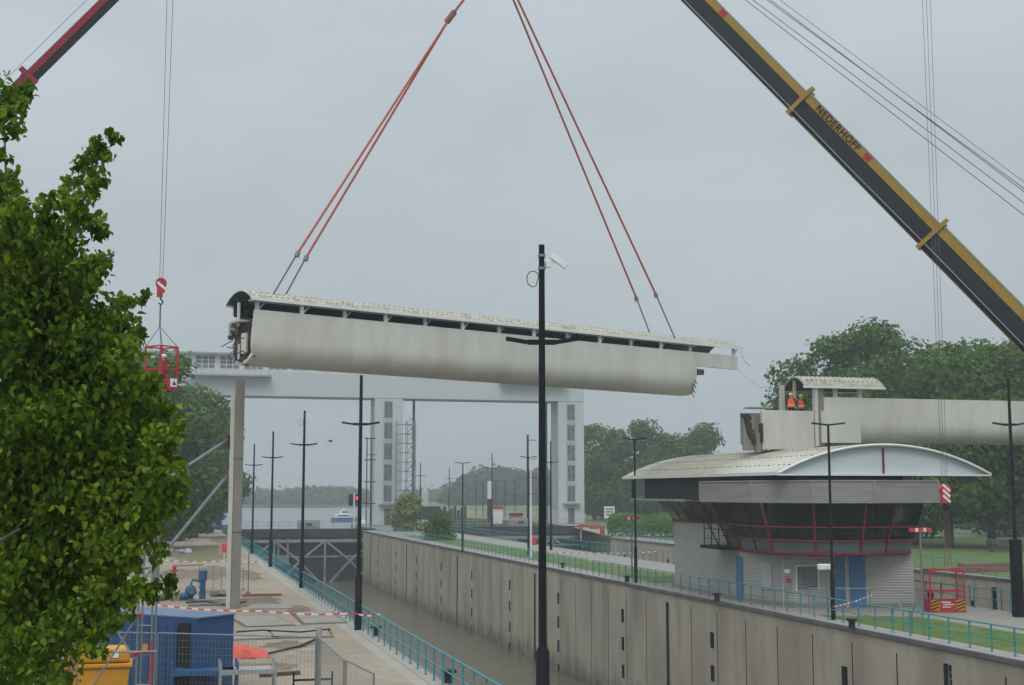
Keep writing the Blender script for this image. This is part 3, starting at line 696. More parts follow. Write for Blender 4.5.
# antenna mast by the right tower
p = Vector((66, 236, 0)); r_ = thing('antenna_mast', 'dark mast with short side arms against the right lift tower', 'antenna mast', p)
b = MB(); b.tube([(0, 0, 0), (0, 0, 17)], .22, 6); b.build('pole', M_crane, r_)
for z in (16, 12.5, 9, 6): 
    b = MB(); b.bar((-.2, 0, z), (1.7, 0, z), .14, .14); b.build('side_arm', M_crane, r_)
# traffic signal
p = W(354.5, 491, 222); r_ = thing('ship_signal', 'ship traffic signal with one red light lit, on a white post by the near gate', 'signal', (p.x, p.y, 0))
b = MB(); b.tube([(0, 0, 0), (0, 0, 6.2)], .13, 8); b.build('post', M_white, r_)
for s, m_ in ((-.62, M_black), (.48, M_redlamp)):
    b = MB(); b.box((s, 0, 5.0), (.72, .35, 1.9)); hd = b.build('signal_head', M_black, r_, bevel=.1)
    for z in (4.5, 5.3):
        b = MB(); b.tube([(s, -.18, z), (s, -.26, z)], .27, 12); b.build('signal_lamp', M_redlamp if (s > 0 and z > 5) else M_black, hd)

# ------------------------------------------------------------ arched corrugated roof generator
def arch_roof(x0, x1, y0, y1, ze, rise, thick=.07, seg=14, pitch=.5, amp=.03, step=.0833):
    """roof running along local x, arched over y"""
    b = MB(); nx = max(2, int((x1 - x0) / step)); hw = (y1 - y0) / 2; yc = (y0 + y1) / 2
    Rr = (hw * hw + rise * rise) / (2 * rise)
    for lay in (0, 1):
        base = len(b.v)
        for i in range(nx + 1):
            x = x0 + (x1 - x0) * i / nx; wv = amp * math.sin(2 * math.pi * x / pitch) if lay == 0 else 0
            for k in range(seg + 1):
                y = -hw + 2 * hw * k / seg; z = math.sqrt(max(0, Rr * Rr - y * y)) - (Rr - rise)
                rr = (1 + wv / Rr)
                b.v.append((x, yc + y * rr, ze + (z + wv) + (0 if lay else thick)))
        for i in range(nx):
            for k in range(seg):
                a = base + i * (seg + 1) + k; b.f.append((a, a + 1, a + seg + 2, a + seg + 1)); b.m.append(0 if lay == 0 else 1)
    def zf(y): return ze + math.sqrt(max(0, Rr * Rr - (y - yc) ** 2)) - (Rr - rise)
    return b, zf
M_under = mat('roof_underside_shade', (.07, .07, .068), .85, .25, 2)  # underside coloured dark to paint the shade beneath the roof
M_clip = mat('roof_clip_dark', (.10, .095, .07), .8, .3, 3)  # dark colour of the clip rows along the roof
def clips(zf, x0, x1, ys, step=.5, sz=(.12, .07, .07), thick=.07, mb=None):
    b = mb or MB()
    for y in ys:
        x = x0 + .2
        while x < x1 - .1:
            b.box((x, y, zf(y) + thick + .02), sz, m=2); x += step
    return b

# bridge section builder in local axes: x along, y from front(0) to back(WB), z up
WB = 3.0
def trough_side(x0, x1, back=False, cut0=None, cut1=None, t_=.16, ztop=2.82, zlow=0, step=1.0):
    """curved outer side of the U-shaped trough; profile bulges to a round bottom"""
    prof = [(0.0, ztop), (0.0, 1.5), (0.0, 1.15), (.03, .9), (.10, .65), (.22, .42), (.40, .22), (.65, .08), (1.0, 0.0), (1.5, -.02)]
    b = MB(); n = max(2, int((x1 - x0) / step)); 
    def ends(z, e, c): return e if c is None else e + c(z)
    rows = []
    for (py, pz) in prof:
        a = ends(pz, x0, cut0); c = ends(pz, x1, cut1); rows.append([(a + (c - a) * i / n, (WB - py) if back else py, pz) for i in range(n + 1)])
    base = len(b.v); k = len(rows)
    for off in (0, t_):
        for ri, r_ in enumerate(rows):
            for p in r_:
                yy = p[1] + (off if not back else -off) * (1 if ri < 6 else .3); b.v.append((p[0], yy, p[2] + (off if ri >= 5 else 0)))
    m_ = n + 1
    for lay in (0, 1):
        for ri in range(k - 1):
            for i in range(n):
                a = base + lay * k * m_ + ri * m_ + i; b.f.append((a, a + 1, a + m_ + 1, a + m_)); b.m.append(0)
    for ri in range(k - 1):
        for i in (0, n):
            a = base + ri * m_ + i; c = a + k * m_; b.f.append((a, a + m_, c + m_, c)); b.m.append(0)
    for i in range(n):
        a = base + i; c = a + k * m_; b.f.append((a, a + 1, c + 1, c)); b.m.append(0)
    return b

# ------------------------------------------------------------ the lifted bridge section
A = W(250, 362, 68); B = W(697, 394, 87); ux = (B - A).normalized(); uy = Vector((-ux.y, ux.x, 0)).normalized(); uz = ux.cross(uy)
LB = (B - A).length
br = thing('bridge_section', 'long pale bridge section with arched roof hanging from red slings above the lock', 'bridge section', A)
br.rotation_euler = Matrix((ux, uy, uz)).transposed().to_euler()
rs = random.Random(4)
jag = lambda z: (0 if z > 2.2 else -.1 + (2.2 - z) * .03 + rs.uniform(-.08, .12))
cutR = lambda z: (0 if z > 1.15 else -.15 * (1.15 - z) + (.95 * (.45 - z) if z < .45 else 0) + rs.uniform(-.04, .04))
b = trough_side(0.2, LB, False, jag, cutR); b.build('side_wall', M_beam, br, True)
b = trough_side(.3, LB, True, lambda z: rs.uniform(-.15, .25), cutR); b.build('side_wall', M_beam, br, True)
b = MB(); b.box((LB / 2, WB / 2, .55), (LB - 1.2, WB - .9, .12)); b.build('deck', M_debris, br)
# parapet extension at right end
b = MB(); b.box((LB + 1.95, .09, 2.35), (3.9, .16, .95)); b.build('parapet', M_beam, br, bevel=.02)
b = MB(); b.box((LB + .5, WB - .3, 1.9), (1.2, .7, .5)); b.box((LB + .9, WB - .2, 1.7), (.9, .3, .4), .3); b.box((LB + .6, WB - .5, 2.75), (1.6, .5, .12)); b.box((LB + .6, .5, 1.55), (.7, .5, .35), .2); b.build('broken_end', M_debris, br)
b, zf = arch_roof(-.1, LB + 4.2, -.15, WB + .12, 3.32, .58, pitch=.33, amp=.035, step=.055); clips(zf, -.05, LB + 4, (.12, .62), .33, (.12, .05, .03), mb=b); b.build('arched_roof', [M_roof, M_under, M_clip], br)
for y in (-.17, WB + .14):
    b = MB(); b.box((LB / 2 + 2.05, y, 3.36), (LB + 4.35, .05, .16)); b.build('eave_trim', M_roofw, br)
xs = [.35 + 2.62 * k for k in range(13)] + [LB + 3.6]
for k, x in enumerate(xs):
    b = MB(); b.box((x, .09, 3.06), (.2, .14, .52)); b.bar((x + .1, .12, 2.9), (x + .9, .5, 3.55), .05, .08)
    b.build('roof_post', M_white if k % 2 else M_tower2, br)
    if k < 13:
        b = MB(); b.box((x, WB - .09, 3.06), (.2, .14, .52)); b.build('roof_post', M_white if k % 2 else M_tower2, br)
b = MB(); b.box((LB / 2, WB * .5, 3.52), (LB - .6, 1.6, .06)); b.box((LB / 2, WB - .5, 3.0), (LB - 1.5, .5, .25)); b.box((LB / 2, WB - .3, 3.1), (LB - .4, .06, .8)); b.build('duct_and_shade_panel', M_dark, br)  # last box is a black panel added to paint the roof gap dark
b = MB(); b.box((LB / 2, .1, 3.28), (LB + .2, .14, .1)); b.box((LB / 2, WB - .1, 3.28), (LB + .2, .14, .1)); b.build('wall_plate', M_tower2, br)
# torn left end
b = MB(); r3 = random.Random(9)
def shard(b, c, r, n=7):
    pts = []
    for i in range(n):
        a = i / n * 6.283; q = r * r3.uniform(.55, 1.15); pts.append(Vector((c[0] + .3 + r3.uniform(-.12, .12), c[1] + math.cos(a) * q, c[2] + math.sin(a) * q)))
    b.v += [tuple(p) for p in pts]; k = len(b.v) - n
    b.v += [tuple(p + Vector((r3.uniform(.1, .3), 0, 0))) for p in pts]
    b.f.append(tuple(range(k, k + n))); b.f.append(tuple(range(k + n, k + 2 * n))[::-1]); b.m += [0, 0]
    for i in range(n): j = (i + 1) % n; b.f.append((k + i, k + j, k + n + j, k + n + i)); b.m.append(0)
for c, r in (((.0, .8, 1.6), .5), ((-.1, 1.5, 1.1), .55), ((.1, 1.9, .6), .5), ((0, 1.2, .35), .42), ((-.1, 2.3, 1.9), .4), ((.1, .5, 1.0), .45), ((.2, 1.3, 1.9), .5), ((0, 2.2, 1.3), .5)): shard(b, c, r)
for c, r in (((-.15, WB + .05, 1.75), .3), ((-.1, WB + .1, 2.3), .28), ((.0, 2.6, 1.3), .35), ((.0, 2.0, .35), .3), ((-.05, 2.5, .8), .3)): shard(b, c, r)
b.build('torn_debris', M_debris, br)
b = MB(); b.box((.35, WB / 2, 1.3), (.1, WB - .5, 2.0)); b.build('end_shade_plate', M_dark, br)  # black plate paints the darkness inside the hollow end
b = MB(); b.box((.42, WB + .0, 2.05), (.8, .14, .72), .1); b.box((.2, 1.9, 2.35), (.6, 1.2, .1)); b.box((.15, 1.1, 1.1), (.12, .4, 1.1), .3); b.box((.1, 1.7, .7), (.1, .3, .8), -.3); b.build('broken_slab', M_beam, br)
b = MB(); b.box((.12, 1.9, 2.75), (.12, .12, 1.3)); b.build('roof_post', M_white, br)
b = MB()
for i in range(9):
    p = Vector((r3.uniform(-.2, .1), r3.uniform(.1, 2.6), r3.uniform(.1, 2.3))); b.tube([p, p + Vector((r3.uniform(-.6, -.2), r3.uniform(-.3, .3), r3.uniform(-.4, .2)))], .025, 4)
for i in range(4):
    p = Vector((LB - .5 + .1 * i, .05, 0.1 + .3 * i)); b.tube([p, p + Vector((.25, -.05, -.35))], .03, 4)
b.build('bent_rebar', M_black, br)
def BL(x, y, z): return A + ux * x + uy * y + uz * z

# slings and hook
hook = W(496, -50, 77)
slg = 'lifting slings holding the bridge section'
def onroof(px, yy):
    best = None
    for i in range(0, 400):
        x = i * .09; q = BL(x, yy, 3.55); f = q.x * sy + q.y * cy; a = q.x * cy - q.y * sy; u = q.z - CH; X = 512 + F * a / (f * cp + u * sp)
        if best is None or abs(X - px) < best[0]: best = (abs(X - px), q)
    return best[1]
hk = thing('crane_hook_block', 'yellow main hook block holding the four slings above the picture', 'hook block', hook)
b = MB(); b.box((0, 0, .9), (.9, .5, 1.4)); b.build('sheave_housing', M_yel, hk, bevel=.1)
b = MB(); b.tube([(0, 0, .3), (0, 0, -.1), (.3, 0, -.4), (.1, 0, -.75), (-.25, 0, -.6)], .1, 8); b.build('hook', M_black, hk, True)
SL = [(268, .5, -.12, 'leftmost red and dark sling at the left end of the hanging beam'), (279, 1.4, .0, 'second sling from the left, on the back of the beam end'),
      (655, WB - .4, .05, 'left of the two slings at the right end of the beam'), (677.5, .3, .2, 'rightmost sling, reaching the right end of the beam')]
join = W(449, 19, 76.6)
for (px, yy, dx, lb) in SL:
    e = onroof(px, yy); h_ = (join if px < 500 else hook + Vector((dx, 0, -.6))); d = (h_ - e)
    f_ = .14 if px < 500 else .125
    r0 = thing('lifting_sling', lb, 'sling', e, 0, slg)
    b = MB(); b.tube([(0, 0, -.25), d * f_], .045, 6); b.build('wire_leg', M_rope, r0)
    b = MB(); b.tube([d * f_ + Vector((0, 0, -.1)), d * (f_ + .008)], .14, 8); b.build('shackle', M_galv, r0)
    b = MB(); b.tube([d * (f_ + .005), d], .07, 6); b.build('sling_strap', M_sling, r0)
r0 = thing('lifting_sling', 'upper strap joining the two left slings to the hook', 'sling', join, 0, slg); d = hook + Vector((-.1, 0, -.6)) - join
b = MB(); b.tube([(0, 0, 0), d], .085, 6); b.build('sling_strap', M_sling, r0); b = MB(); b.tube([d * -.05, d * .12], .19, 8); b.build('shackle', M_rust, r0)
# tag lines
for (p0, p1, lb) in ((BL(LB + 4.1, 0, 3.2), BL(LB + 5.2, 0, 2.2), 'loose wire end hanging at the right tip of the beam roof'), (BL(LB + 3.9, 0, 1.9), W(772, 392, 84), 'thin tag line running from the beam end to the roof stub')):
    b = MB(); m_ = (p0 + p1) / 2 + Vector((0, 0, -.25)); b.tube([p0 - p0, m_ - p0, p1 - p0], .018, 4); o = b.build('tag_line', M_ropel, None, loc=p0); tag(o, lb, 'rope')

# ------------------------------------------------------------ concrete post and its props
p = G(234, 608); r_ = thing('bridge_pier', 'slender weathered concrete post standing on the left quay where the bridge rested', 'pier', p)
zt = YP(234, 379, p.y).z
b = MB(); b.box((.05, 0, zt / 2), (.5, .7, zt)); b.build('column', M_conc, r_, bevel=.03)
b = MB(); b.box((-.33, .05, zt / 2 - .45), (.22, .5, zt - .9)); b.build('side_column', M_beam, r_)
b = MB()
for z in (4.2, 8.3): b.box((.05, 0, z), (.53, .73, .04))
b.box((-.5, 0, zt - 3.6), (.12, .2, .8)); b.build('joint_band', M_dark, r_)
def prop(p0, p1, lb):
    b = MB(); b.tube([(0, 0, 0), (p1 - p0) * .96], .10, 8); o = thing('raking_prop', lb, 'prop', p0, 0, 'steel props bracing the post'); b.build('tube', M_galv, o, True)
    b = MB(); b.tube([(p1 - p0) * .955, (p1 - p0)], .075, 8); b.build('end_screw', M_rust, o)
prop(YP(60, 548, 72), YP(228, 440, 75.6), 'upper grey steel prop leaning from the tree towards the post')
prop(YP(134, 590, 74), YP(228, 475, 75.7), 'lower grey steel prop ending near the middle of the post')
p = G(155, 589); b = MB(); b.box((0, 0, 1.35), (.55, .55, 2.7)); b.box((0, 0, .1), (.8, .8, .2)); o = b.build('concrete_block', M_conc, None, loc=p, bevel=.03); tag(o, 'short pale concrete pillar behind the aluminium scaffold tower', 'pillar')

# ------------------------------------------------------------ remaining bridge over the building
rb = thing('bridge_stub', 'pale concrete bridge beam still standing above the control building, running off to the right', 'bridge', (42.7, 74.5, 9.6))
b = trough_side(0, 24, False, None, None); b.build('side_wall', M_beam, rb, True)
b = trough_side(0, 24, True, None, None); b.build('side_wall', M_beam, rb, True)
b = MB(); b.box((-1.35, .1, 2.35), (2.7, .2, .95)); b.build('parapet', M_beam, rb)
b = MB(); b.box((-1.3, -.08, .93), (2.75, .3, 2.0)); b.box((-1.3, 1.6, .3), (2.6, 3, .4)); b.build('infill_panel', M_beam, rb)
b = MB(); b.box((-2.95, .02, 1.7), (.22, .34, 4.0)); b.box((-2.62, .06, 1.66), (.42, .3, 3.9), m=1); b.build('upright_slab', [M_beam, M_conc], rb)
b = MB(); b.box((-4.9, .05, .7), (3.6, .22, 2.44)); b.build('broken_wall', M_beam, rb, bevel=.02)
b = MB(); b.box((-4.9, WB, .92), (3.6, .22, 2.0)); b.box((-4.9, WB / 2, -.03), (3.6, WB, .2)); b.build('back_wall', M_conc, rb)
b = MB(); b.face([(-7.9, 0, -.6), (-7.2, 0, -.6), (-7.2, 0, 1.5), (-7.95, 0, 1.5)]); 
b.v += [(x, y + .25, z) for (x, y, z) in b.v[:4]]; b.f += [(4, 5, 6, 7), (0, 1, 5, 4), (1, 2, 6, 5), (2, 3, 7, 6), (3, 0, 4, 7)]; b.m += [0] * 5
b.box((-6.95, .1, -.1), (.35, .22, 1.2)); b.build('broken_fin', M_conc, rb)
b = MB()
for i in range(14):
    z = 1.55 - i * .13; b.box((-7.75 + .035 * i + rs.uniform(-.1, .1), -.06, z), (rs.uniform(.25, .6) * (1 - i * .04), .25, rs.uniform(.12, .3)), rs.uniform(-.2, .2))
b.box((-6.75, -.02, .5), (.12, .3, 1.2), .2); b.build('charred_debris', mat('charred_concrete', (.045, .04, .035), .95, .6, 6, .5, 9), rb)
b = MB(); b.box((-6.6, .6, 2.1), (1.6, 1.0, .08)); b.build('loose_plate', M_grey, rb)
b = MB(); b.box((-3.95, WB - .4, 2.75), (.3, .2, 2.0)); b.box((-3.5, 1.7, 3.1), (.16, .16, 1.8)); b.build('canopy_post', M_beam, rb)
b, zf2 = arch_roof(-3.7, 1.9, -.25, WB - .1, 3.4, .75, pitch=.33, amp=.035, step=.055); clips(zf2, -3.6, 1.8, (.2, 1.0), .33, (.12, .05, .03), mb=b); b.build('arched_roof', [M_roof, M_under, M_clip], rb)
for y in (-.27, WB - .08):
    b = MB(); b.box((-1.0, y, 3.44), (5.8, .05, .14)); b.build('eave_trim', M_roofw, rb)
for x in (-1.5, .25):
    b = MB(); b.box((x, .1, 3.1), (.3, .16, .6)); b.build('roof_post', M_tower2, rb)
# arch rim at the open end
b = MB(); b.tube([(-3.72, -.25 + (WB + .15) * k / 12, zf2(-.25 + (WB + .15) * k / 12)) for k in range(13)], .07, 6); b.build('arch_rim', M_grey, rb)
for (x, y) in ((20.5, 1.2),):
    b = MB(); b.box((x, 1.5, -4.8), (1, 1.4, 9.6)); b.build('pier', M_conc, rb)

# ------------------------------------------------------------ people
def skin_body(name, joints, edges, mats, parent, sub=1):
    me = bpy.data.meshes.new(name); me.from_pydata([j[0] for j in joints], edges, []); o = bpy.data.objects.new(name, me); COL.objects.link(o)
    s = o.modifiers.new('skin', 'SKIN'); s.use_smooth_shade = True
    for i, j in enumerate(joints): me.skin_vertices[0].data[i].radius = j[1] if isinstance(j[1], tuple) else (j[1], j[1])
    me.skin_vertices[0].data[0].use_root = True
    u = o.modifiers.new('sub', 'SUBSURF'); u.levels = sub; u.render_levels = sub
    dg = bpy.context.evaluated_depsgraph_get(); nm = bpy.data.meshes.new_from_object(o.evaluated_get(dg)); bpy.data.objects.remove(o)
    nm.name = name; nm.materials.clear()
    for a in mats: nm.materials.append(a)
    r = bpy.data.objects.new(name, nm); COL.objects.link(r); r.parent = parent; return r
def person(label, loc, rz, cloth, top_m, helm, arms='down', vest=True):
    root = thing('person', label, 'person', loc, rz); root.scale = (1.15, 1.15, 1.0)
    J = [((0, 0, .95), (.15, .11)), ((0, 0, 1.2), (.14, .10)), ((0, 0, 1.4), (.17, .10)), ((0, 0, 1.5), (.06, .06)), ((0, -.01, 1.6), (.075, .09)), ((0, 0, 1.7), (.07, .085))]
    E_ = [(0, 1), (1, 2), (2, 3), (3, 4), (4, 5)]
    for s in (-1, 1):
        k = len(J)
        J += [((s * .1, 0, .88), .09), ((s * .11, -.03, .5), .06), ((s * .12, 0, .1), .045), ((s * .13, -.16, .04), .045)]; E_ += [(0, k), (k, k + 1), (k + 1, k + 2), (k + 2, k + 3)]
        k = len(J)
        if arms == 'down': hd = [((s * .21, 0, 1.42), .055), ((s * .27, .02, 1.14), .042), ((s * .22, -.18, .98), .032), ((s * .19, -.25, .97), .03)]
        else: hd = [((s * .21, 0, 1.42), .055), ((s * .26, -.12, 1.17), .042), ((s * .18, -.36, 1.2), .032), ((s * .16, -.44, 1.22), .03)]
        J += hd; E_ += [(2, k), (k, k + 1), (k + 1, k + 2), (k + 2, k + 3)]
    body = skin_body('body', J, E_, [cloth, M_skin], root)
    for p in body.data.polygons:
        c = p.center
        if c.z > 1.5: p.material_index = 1
        if len(hd) and abs(c.x) > .1 and c.y < hd[3][0][1] + .06 and c.z > .8: p.material_index = 1
    if vest:
        b = MB(); ring = lambda z, a, d: [(a * math.cos(t_), d * math.sin(t_), z) for t_ in [2 * math.pi * i / 14 for i in range(14)]]
        lv = [ring(.88, .20, .155), ring(1.1, .19, .145), ring(1.3, .215, .14), ring(1.46, .16, .10)]
        for q in lv: b.v += q
        for i in range(3):
            for k in range(14): k2 = (k + 1) % 14; b.f.append((i * 14 + k, i * 14 + k2, i * 14 + 14 + k2, i * 14 + 14 + k)); b.m.append(0)
        v_ = b.build('vest', top_m, root, True)
        b = MB(); n0 = len(b.v)
        for z in (1.0, 1.06): b.v += ring(z, .203, .158)
        for k in range(14): k2 = (k + 1) % 14; b.f.append((k, k2, 14 + k2, 14 + k)); b.m.append(0)
        b.build('reflective_stripe', M_wht, v_)
    b = MB(); b.sphere((0, 0, 1.70), .125, 12, sc=(1, 1.15, .95)); b.box((0, -.13, 1.70), (.16, .12, .02)); b.build('helmet', helm, root, True)
    b = MB(); b.box((0, -.098, 1.59), (.025, .03, .045)); b.box((-.03, -.088, 1.625), (.02, .012, .012), m=1); b.box((.03, -.088, 1.625), (.02, .012, .012), m=1); b.box((0, -.088, 1.545), (.04, .012, .01), m=1)
    for s in (-1, 1): b.box((s * .08, .01, 1.6), (.02, .04, .06))
    b.build('face', [M_skin, M_navy], root)
    return root
rbo = rb.location
person('worker in orange vest and yellow helmet at left, looking out over the bridge stub', (rbo.x - 4.25, rbo.y + .75, rbo.z + 1.3), 2.6, M_navy, M_hiviz, M_hely)
person('worker in orange vest and yellow helmet at right, beside the upright slab', (rbo.x - 3.45, rbo.y + .9, rbo.z + 1.25), 1.9, M_navy, M_hiviz, M_hely, arms='fwd')
b = MB(); b.box((-4.4, .9, 1.15), (2.6, 1.4, .2)); b.build('inner_deck', M_conc, rb)

# ------------------------------------------------------------ control building
cbx = thing('control_building', 'control building with corrugated walls, flared red-framed windows and a wide arched roof', 'building', (38, 72, 0)); co = Vector((38, 72, 0))
def cpart(name, mb, m, par=None, smooth=False, bevel=0):
    o = mb.build(name, m, par or cbx, smooth, bevel=bevel)
    o.data.transform(Matrix.Translation(-co)); return o
foot = [(33.9, 84), (33.45, 72.2), (34.4, 67.6), (41.0, 65.9), (42.6, 84)]
b = MB(); b.prism(foot, 0, 3.3); b.prism([(33.9, 84), (33.46, 73.5), (37, 70), (42.0, 75), (42.6, 84)], 3.3, 4.5); cpart('wall', b, M_clad)
b = MB(); b.prism([(33.86, 84.1), (33.4, 72.2), (34.36, 67.55), (41.05, 65.85), (42.7, 84.1)], 0, .25); cpart('plinth', b, M_conc)
def on(x, y, X0, Y0, X1, Y1, out=.03):
    """photo point -> on vertical plane through two points"""
    r = ray(x, y); n = Vector((Y1 - Y0, -(X1 - X0), 0)).normalized()
    if n.dot(Vector((-1, -1.5, 0))) < 0: n = -n
    d = (Vector((X0, Y0, 0)) + n * out); t_ = n.dot(d) / (r[0] * n.x + r[1] * n.y)
    return Vector((r[0] * t_, r[1] * t_, CH + r[2] * t_))
S1 = (33.9, 87, 33.45, 72.2); S2 = (33.45, 72.2, 34.4, 67.6); S3 = (34.4, 67.6, 41.0, 65.9)
def panel(name, x0, y0, x1, y1, S, m, out=.03, par=None, th=.05):
    a, c = on(x0, y0, *S, out), on(x1, y1, *S, out); a.z, c.z = max(a.z, c.z), min(a.z, c.z)
    b = MB(); mid = (a + c) / 2; d = Vector((c.x - a.x, c.y - a.y, 0)); b.box(mid, (d.length, th, a.z - c.z), math.atan2(d.y, d.x)); return cpart(name, b, m, par)
panel('door', 736, 556, 743, 603, S1, M_bdoor, .04); 
fr = panel('window', 795.5, 565, 819.5, 591, S3, M_white, .02); panel('blind', 797, 566.5, 818, 590, S3, mat('blind_grey', (.16, .17, .17), .6, .1, 3, bump=.6, wave=('Z', 3)), .06, fr); panel('mullion', 807.3, 566.5, 808.3, 590, S3, M_grey, .10, fr)
panel('door', 835, 556, 846, 608, S3, M_bdoor, .04); panel('door', 848.5, 556, 866.5, 608, S3, M_bdoor, .04)
panel('door_pillar', 844.5, 556, 849.5, 608, S3, M_clad, .09)
panel('vent_panel', 761, 562, 772, 590, S2, M_tower2, .03)
panel('notice', 784.5, 569, 790, 573, S3, M_wht, .04); panel('warning_sign', 786, 578, 791, 583, S3, M_red, .04)
panel('joint_strip', 782.4, 556, 783.8, 607, S3, M_white, .02)
# bow window
bx = [735, 774, 816, 860, 909]; by = [549.6, 552.5, 553.5, 553.5, 552]; bZ = [78.0, 73.8, 72.3, 72.3, 74.0]
tx = [716, 761, 813, 866, 924]; tZ = [78.4, 73.4, 71.5, 71.5, 73.4]
bot = [W(x, y, Z) for x, y, Z in zip(bx, by, bZ)]; top = [W(x, 503, Z) for x, Z in zip(tx, tZ)]
bot = [Vector((33.5, 74.2, bot[0].z))] + bot[1:] + [Vector((44.0, 74, 3.0))]
top = [Vector((32.6, 74.4, 5.8))] + top[1:] + [Vector((45.3, 74, 5.8))]
for v in bot: v.z = 3.0
for v in top: v.z = 5.82
lv = [0, .10, .31, .50, 1.0]
glass = MB(); pan = MB()
def q_(i, t_): return bot[i].lerp(top[i], t_)
for i in range(5):
    glass.face([q_(i, .28), q_(i + 1, .28), top[i + 1], top[i]])
    pan.face([bot[i], bot[i + 1], q_(i + 1, .28), q_(i, .28)])
cpart('glazing', glass, M_glass); cpart('lower_panel', pan, M_pan)
ctr = Vector((38, 74, 0))
def outw(v, d=.05): n = Vector((v.x - ctr.x, v.y - ctr.y, 0)).normalized(); return v + n * d
for i in range(1, 4):
    b = MB(); b.bar(outw(bot[i]), outw(top[i]), .11, .11, up=(0, 1, 0)); cpart('mullion', b, M_redf)
for (i, u) in ((3, .5), (0, .3), (0, .65)):
    b = MB(); b.bar(outw(bot[i].lerp(bot[i + 1], u)), outw(top[i].lerp(top[i + 1], u)), .09, .09, up=(0, 1, 0)); cpart('mullion', b, M_redf)
for t_ in (.02, .28, .54):
    b = MB()
    for i in range(5): b.bar(outw(q_(i, t_), .06), outw(q_(i + 1, t_), .06), .10, .08 if t_ > .1 else .12)
    cpart('transom', b, M_redf)
b = MB(); b.face([v + Vector((0, 0, -.05)) for v in bot]); cpart('bow_underside', b, M_pan)
# interior floor + consoles seen faintly are hidden by dark glass; side windows on the left flank
s0, s1, t0, t1 = Vector((33.86, 84.0, 4.5)), Vector((33.5, 74.2, 4.5)), Vector((33.0, 84.8, 5.85)), Vector((32.6, 74.4, 5.85))
b = MB(); b.face([s0, s1, t1, t0]); cpart('side_glazing', b, M_glass)
b = MB(); b.bar(s0 + Vector((-.05, 0, 0)), s1 + Vector((-.05, 0, 0)), .1, .12); cpart('transom', b, M_redf)
for k in range(1, 6):
    u = k / 5.2; b = MB(); b.bar(s0.lerp(s1, u) + Vector((-.04, 0, 0)), t0.lerp(t1, u) + Vector((-.04, 0, 0)), .09, .09, up=(0, 1, 0)); cpart('mullion', b, M_redf)
b = MB(); b.prism([(33.3, 88), (32.9, 74.6), (34.9, 68.3), (42.0, 68.3), (44.6, 74), (44.6, 88)], 5.9, 7.47); cpart('eave_shade_core', b, M_gdark)  # near-black filler paints the dark gap under the eaves
b = MB(); b.prism([(34.6, 83.9), (34.8, 77), (37, 73), (44.2, 73.2), (44.2, 83.9)], 3.4, 5.86); cpart('inner_core', b, M_pan)
r7 = random.Random(31)
for (x, y, wx, wy, z0, z1, m_) in ((36.2, 69.5, 2.6, .8, 3.3, 4.25, M_grey), (39.6, 68.6, 2.2, .8, 3.3, 4.2, M_grey), (41.8, 71.5, .9, 1.6, 3.3, 4.3, M_grey), (35.2, 71.8, .35, .35, 3.3, 5.86, M_white), (40.9, 70.2, .3, .3, 3.3, 5.86, M_white)):
    b = MB(); b.box((x, y, (z0 + z1) / 2), (wx, wy, z1 - z0), r7.uniform(-.2, .2)); cpart('control_desk' if z1 < 5 else 'inner_column', b, m_)
for (x, y) in ((35.6, 69.3), (36.5, 69.1), (39.2, 68.3), (40.2, 68.4)):
    b = MB(); b.box((x, y, 4.5), (.6, .06, .4), r7.uniform(-.3, .3)); b.box((x, y, 4.27), (.08, .06, .12)); cpart('monitor', b, M_black)
b = MB(); b.prism([(33.6, 74), (34.2, 69.5), (36, 66.9), (40, 66.9), (43.5, 73.8)], 3.1, 3.3); cpart('inner_floor', b, M_pan)
# band
M_bfr = mat('band_frame_grey', (.27, .27, .26), .6, .1, 2)
bnx = [(701, 79.5), (752, 74.0), (812, 71.0), (874, 71.0), (938, 73.5)]
bp_ = [W(x, 503, Z) for x, Z in bnx] + [Vector((46.0, 76, 5.8))]
for v in bp_: v.z = 5.86
for i in range(5):
    a, c = bp_[i], bp_[i + 1]; b = MB(); m_ = (a + c) / 2; d = c - a
    b.box((m_.x, m_.y, 6.46), (d.length - .04, .1, 1.2), math.atan2(d.y, d.x)); f = cpart('band_panel', b, M_band)
    b = MB(); nrm = Vector((d.y, -d.x, 0)).normalized() * .06
    for z in (5.88, 7.06): b.bar(a + nrm + Vector((0, 0, z - 5.86)), c + nrm + Vector((0, 0, z - 5.86)), .08, .07)
    b.bar(a + nrm, a + nrm + Vector((0, 0, 1.2)), .1, .1, up=(0, 1, 0)); cpart('band_frame', b, M_bfr, f)
b = MB(); b.face([bp_[0], bp_[1], bp_[2], bp_[3], bp_[4], bp_[5], Vector((44, 80, 5.86)), Vector((33.4, 82, 5.86))]); cpart('band_soffit', b, M_pan)
# left terrace slab with dark opening
ta, tb_ = Vector((32.4, 78.5, 5.9)), Vector((33.2, 90.5, 5.9))
b = MB(); b.bar(ta, tb_, .16, .14); b.prism([(32.6, 78.5), (33.2, 90.4), (36, 90.4), (36, 78.5)], 5.84, 5.94); cpart('terrace_slab', b, M_grey)
b = MB(); b.box((33.25, 90.3, 6.6), (.12, .2, 1.4)); cpart('terrace_post', b, M_gdark)
b = MB(); b.prism([(33.9, 80), (34.2, 90), (36, 90), (36, 80)], 5.95, 7.3); cpart('terrace_wall', b, M_pan)
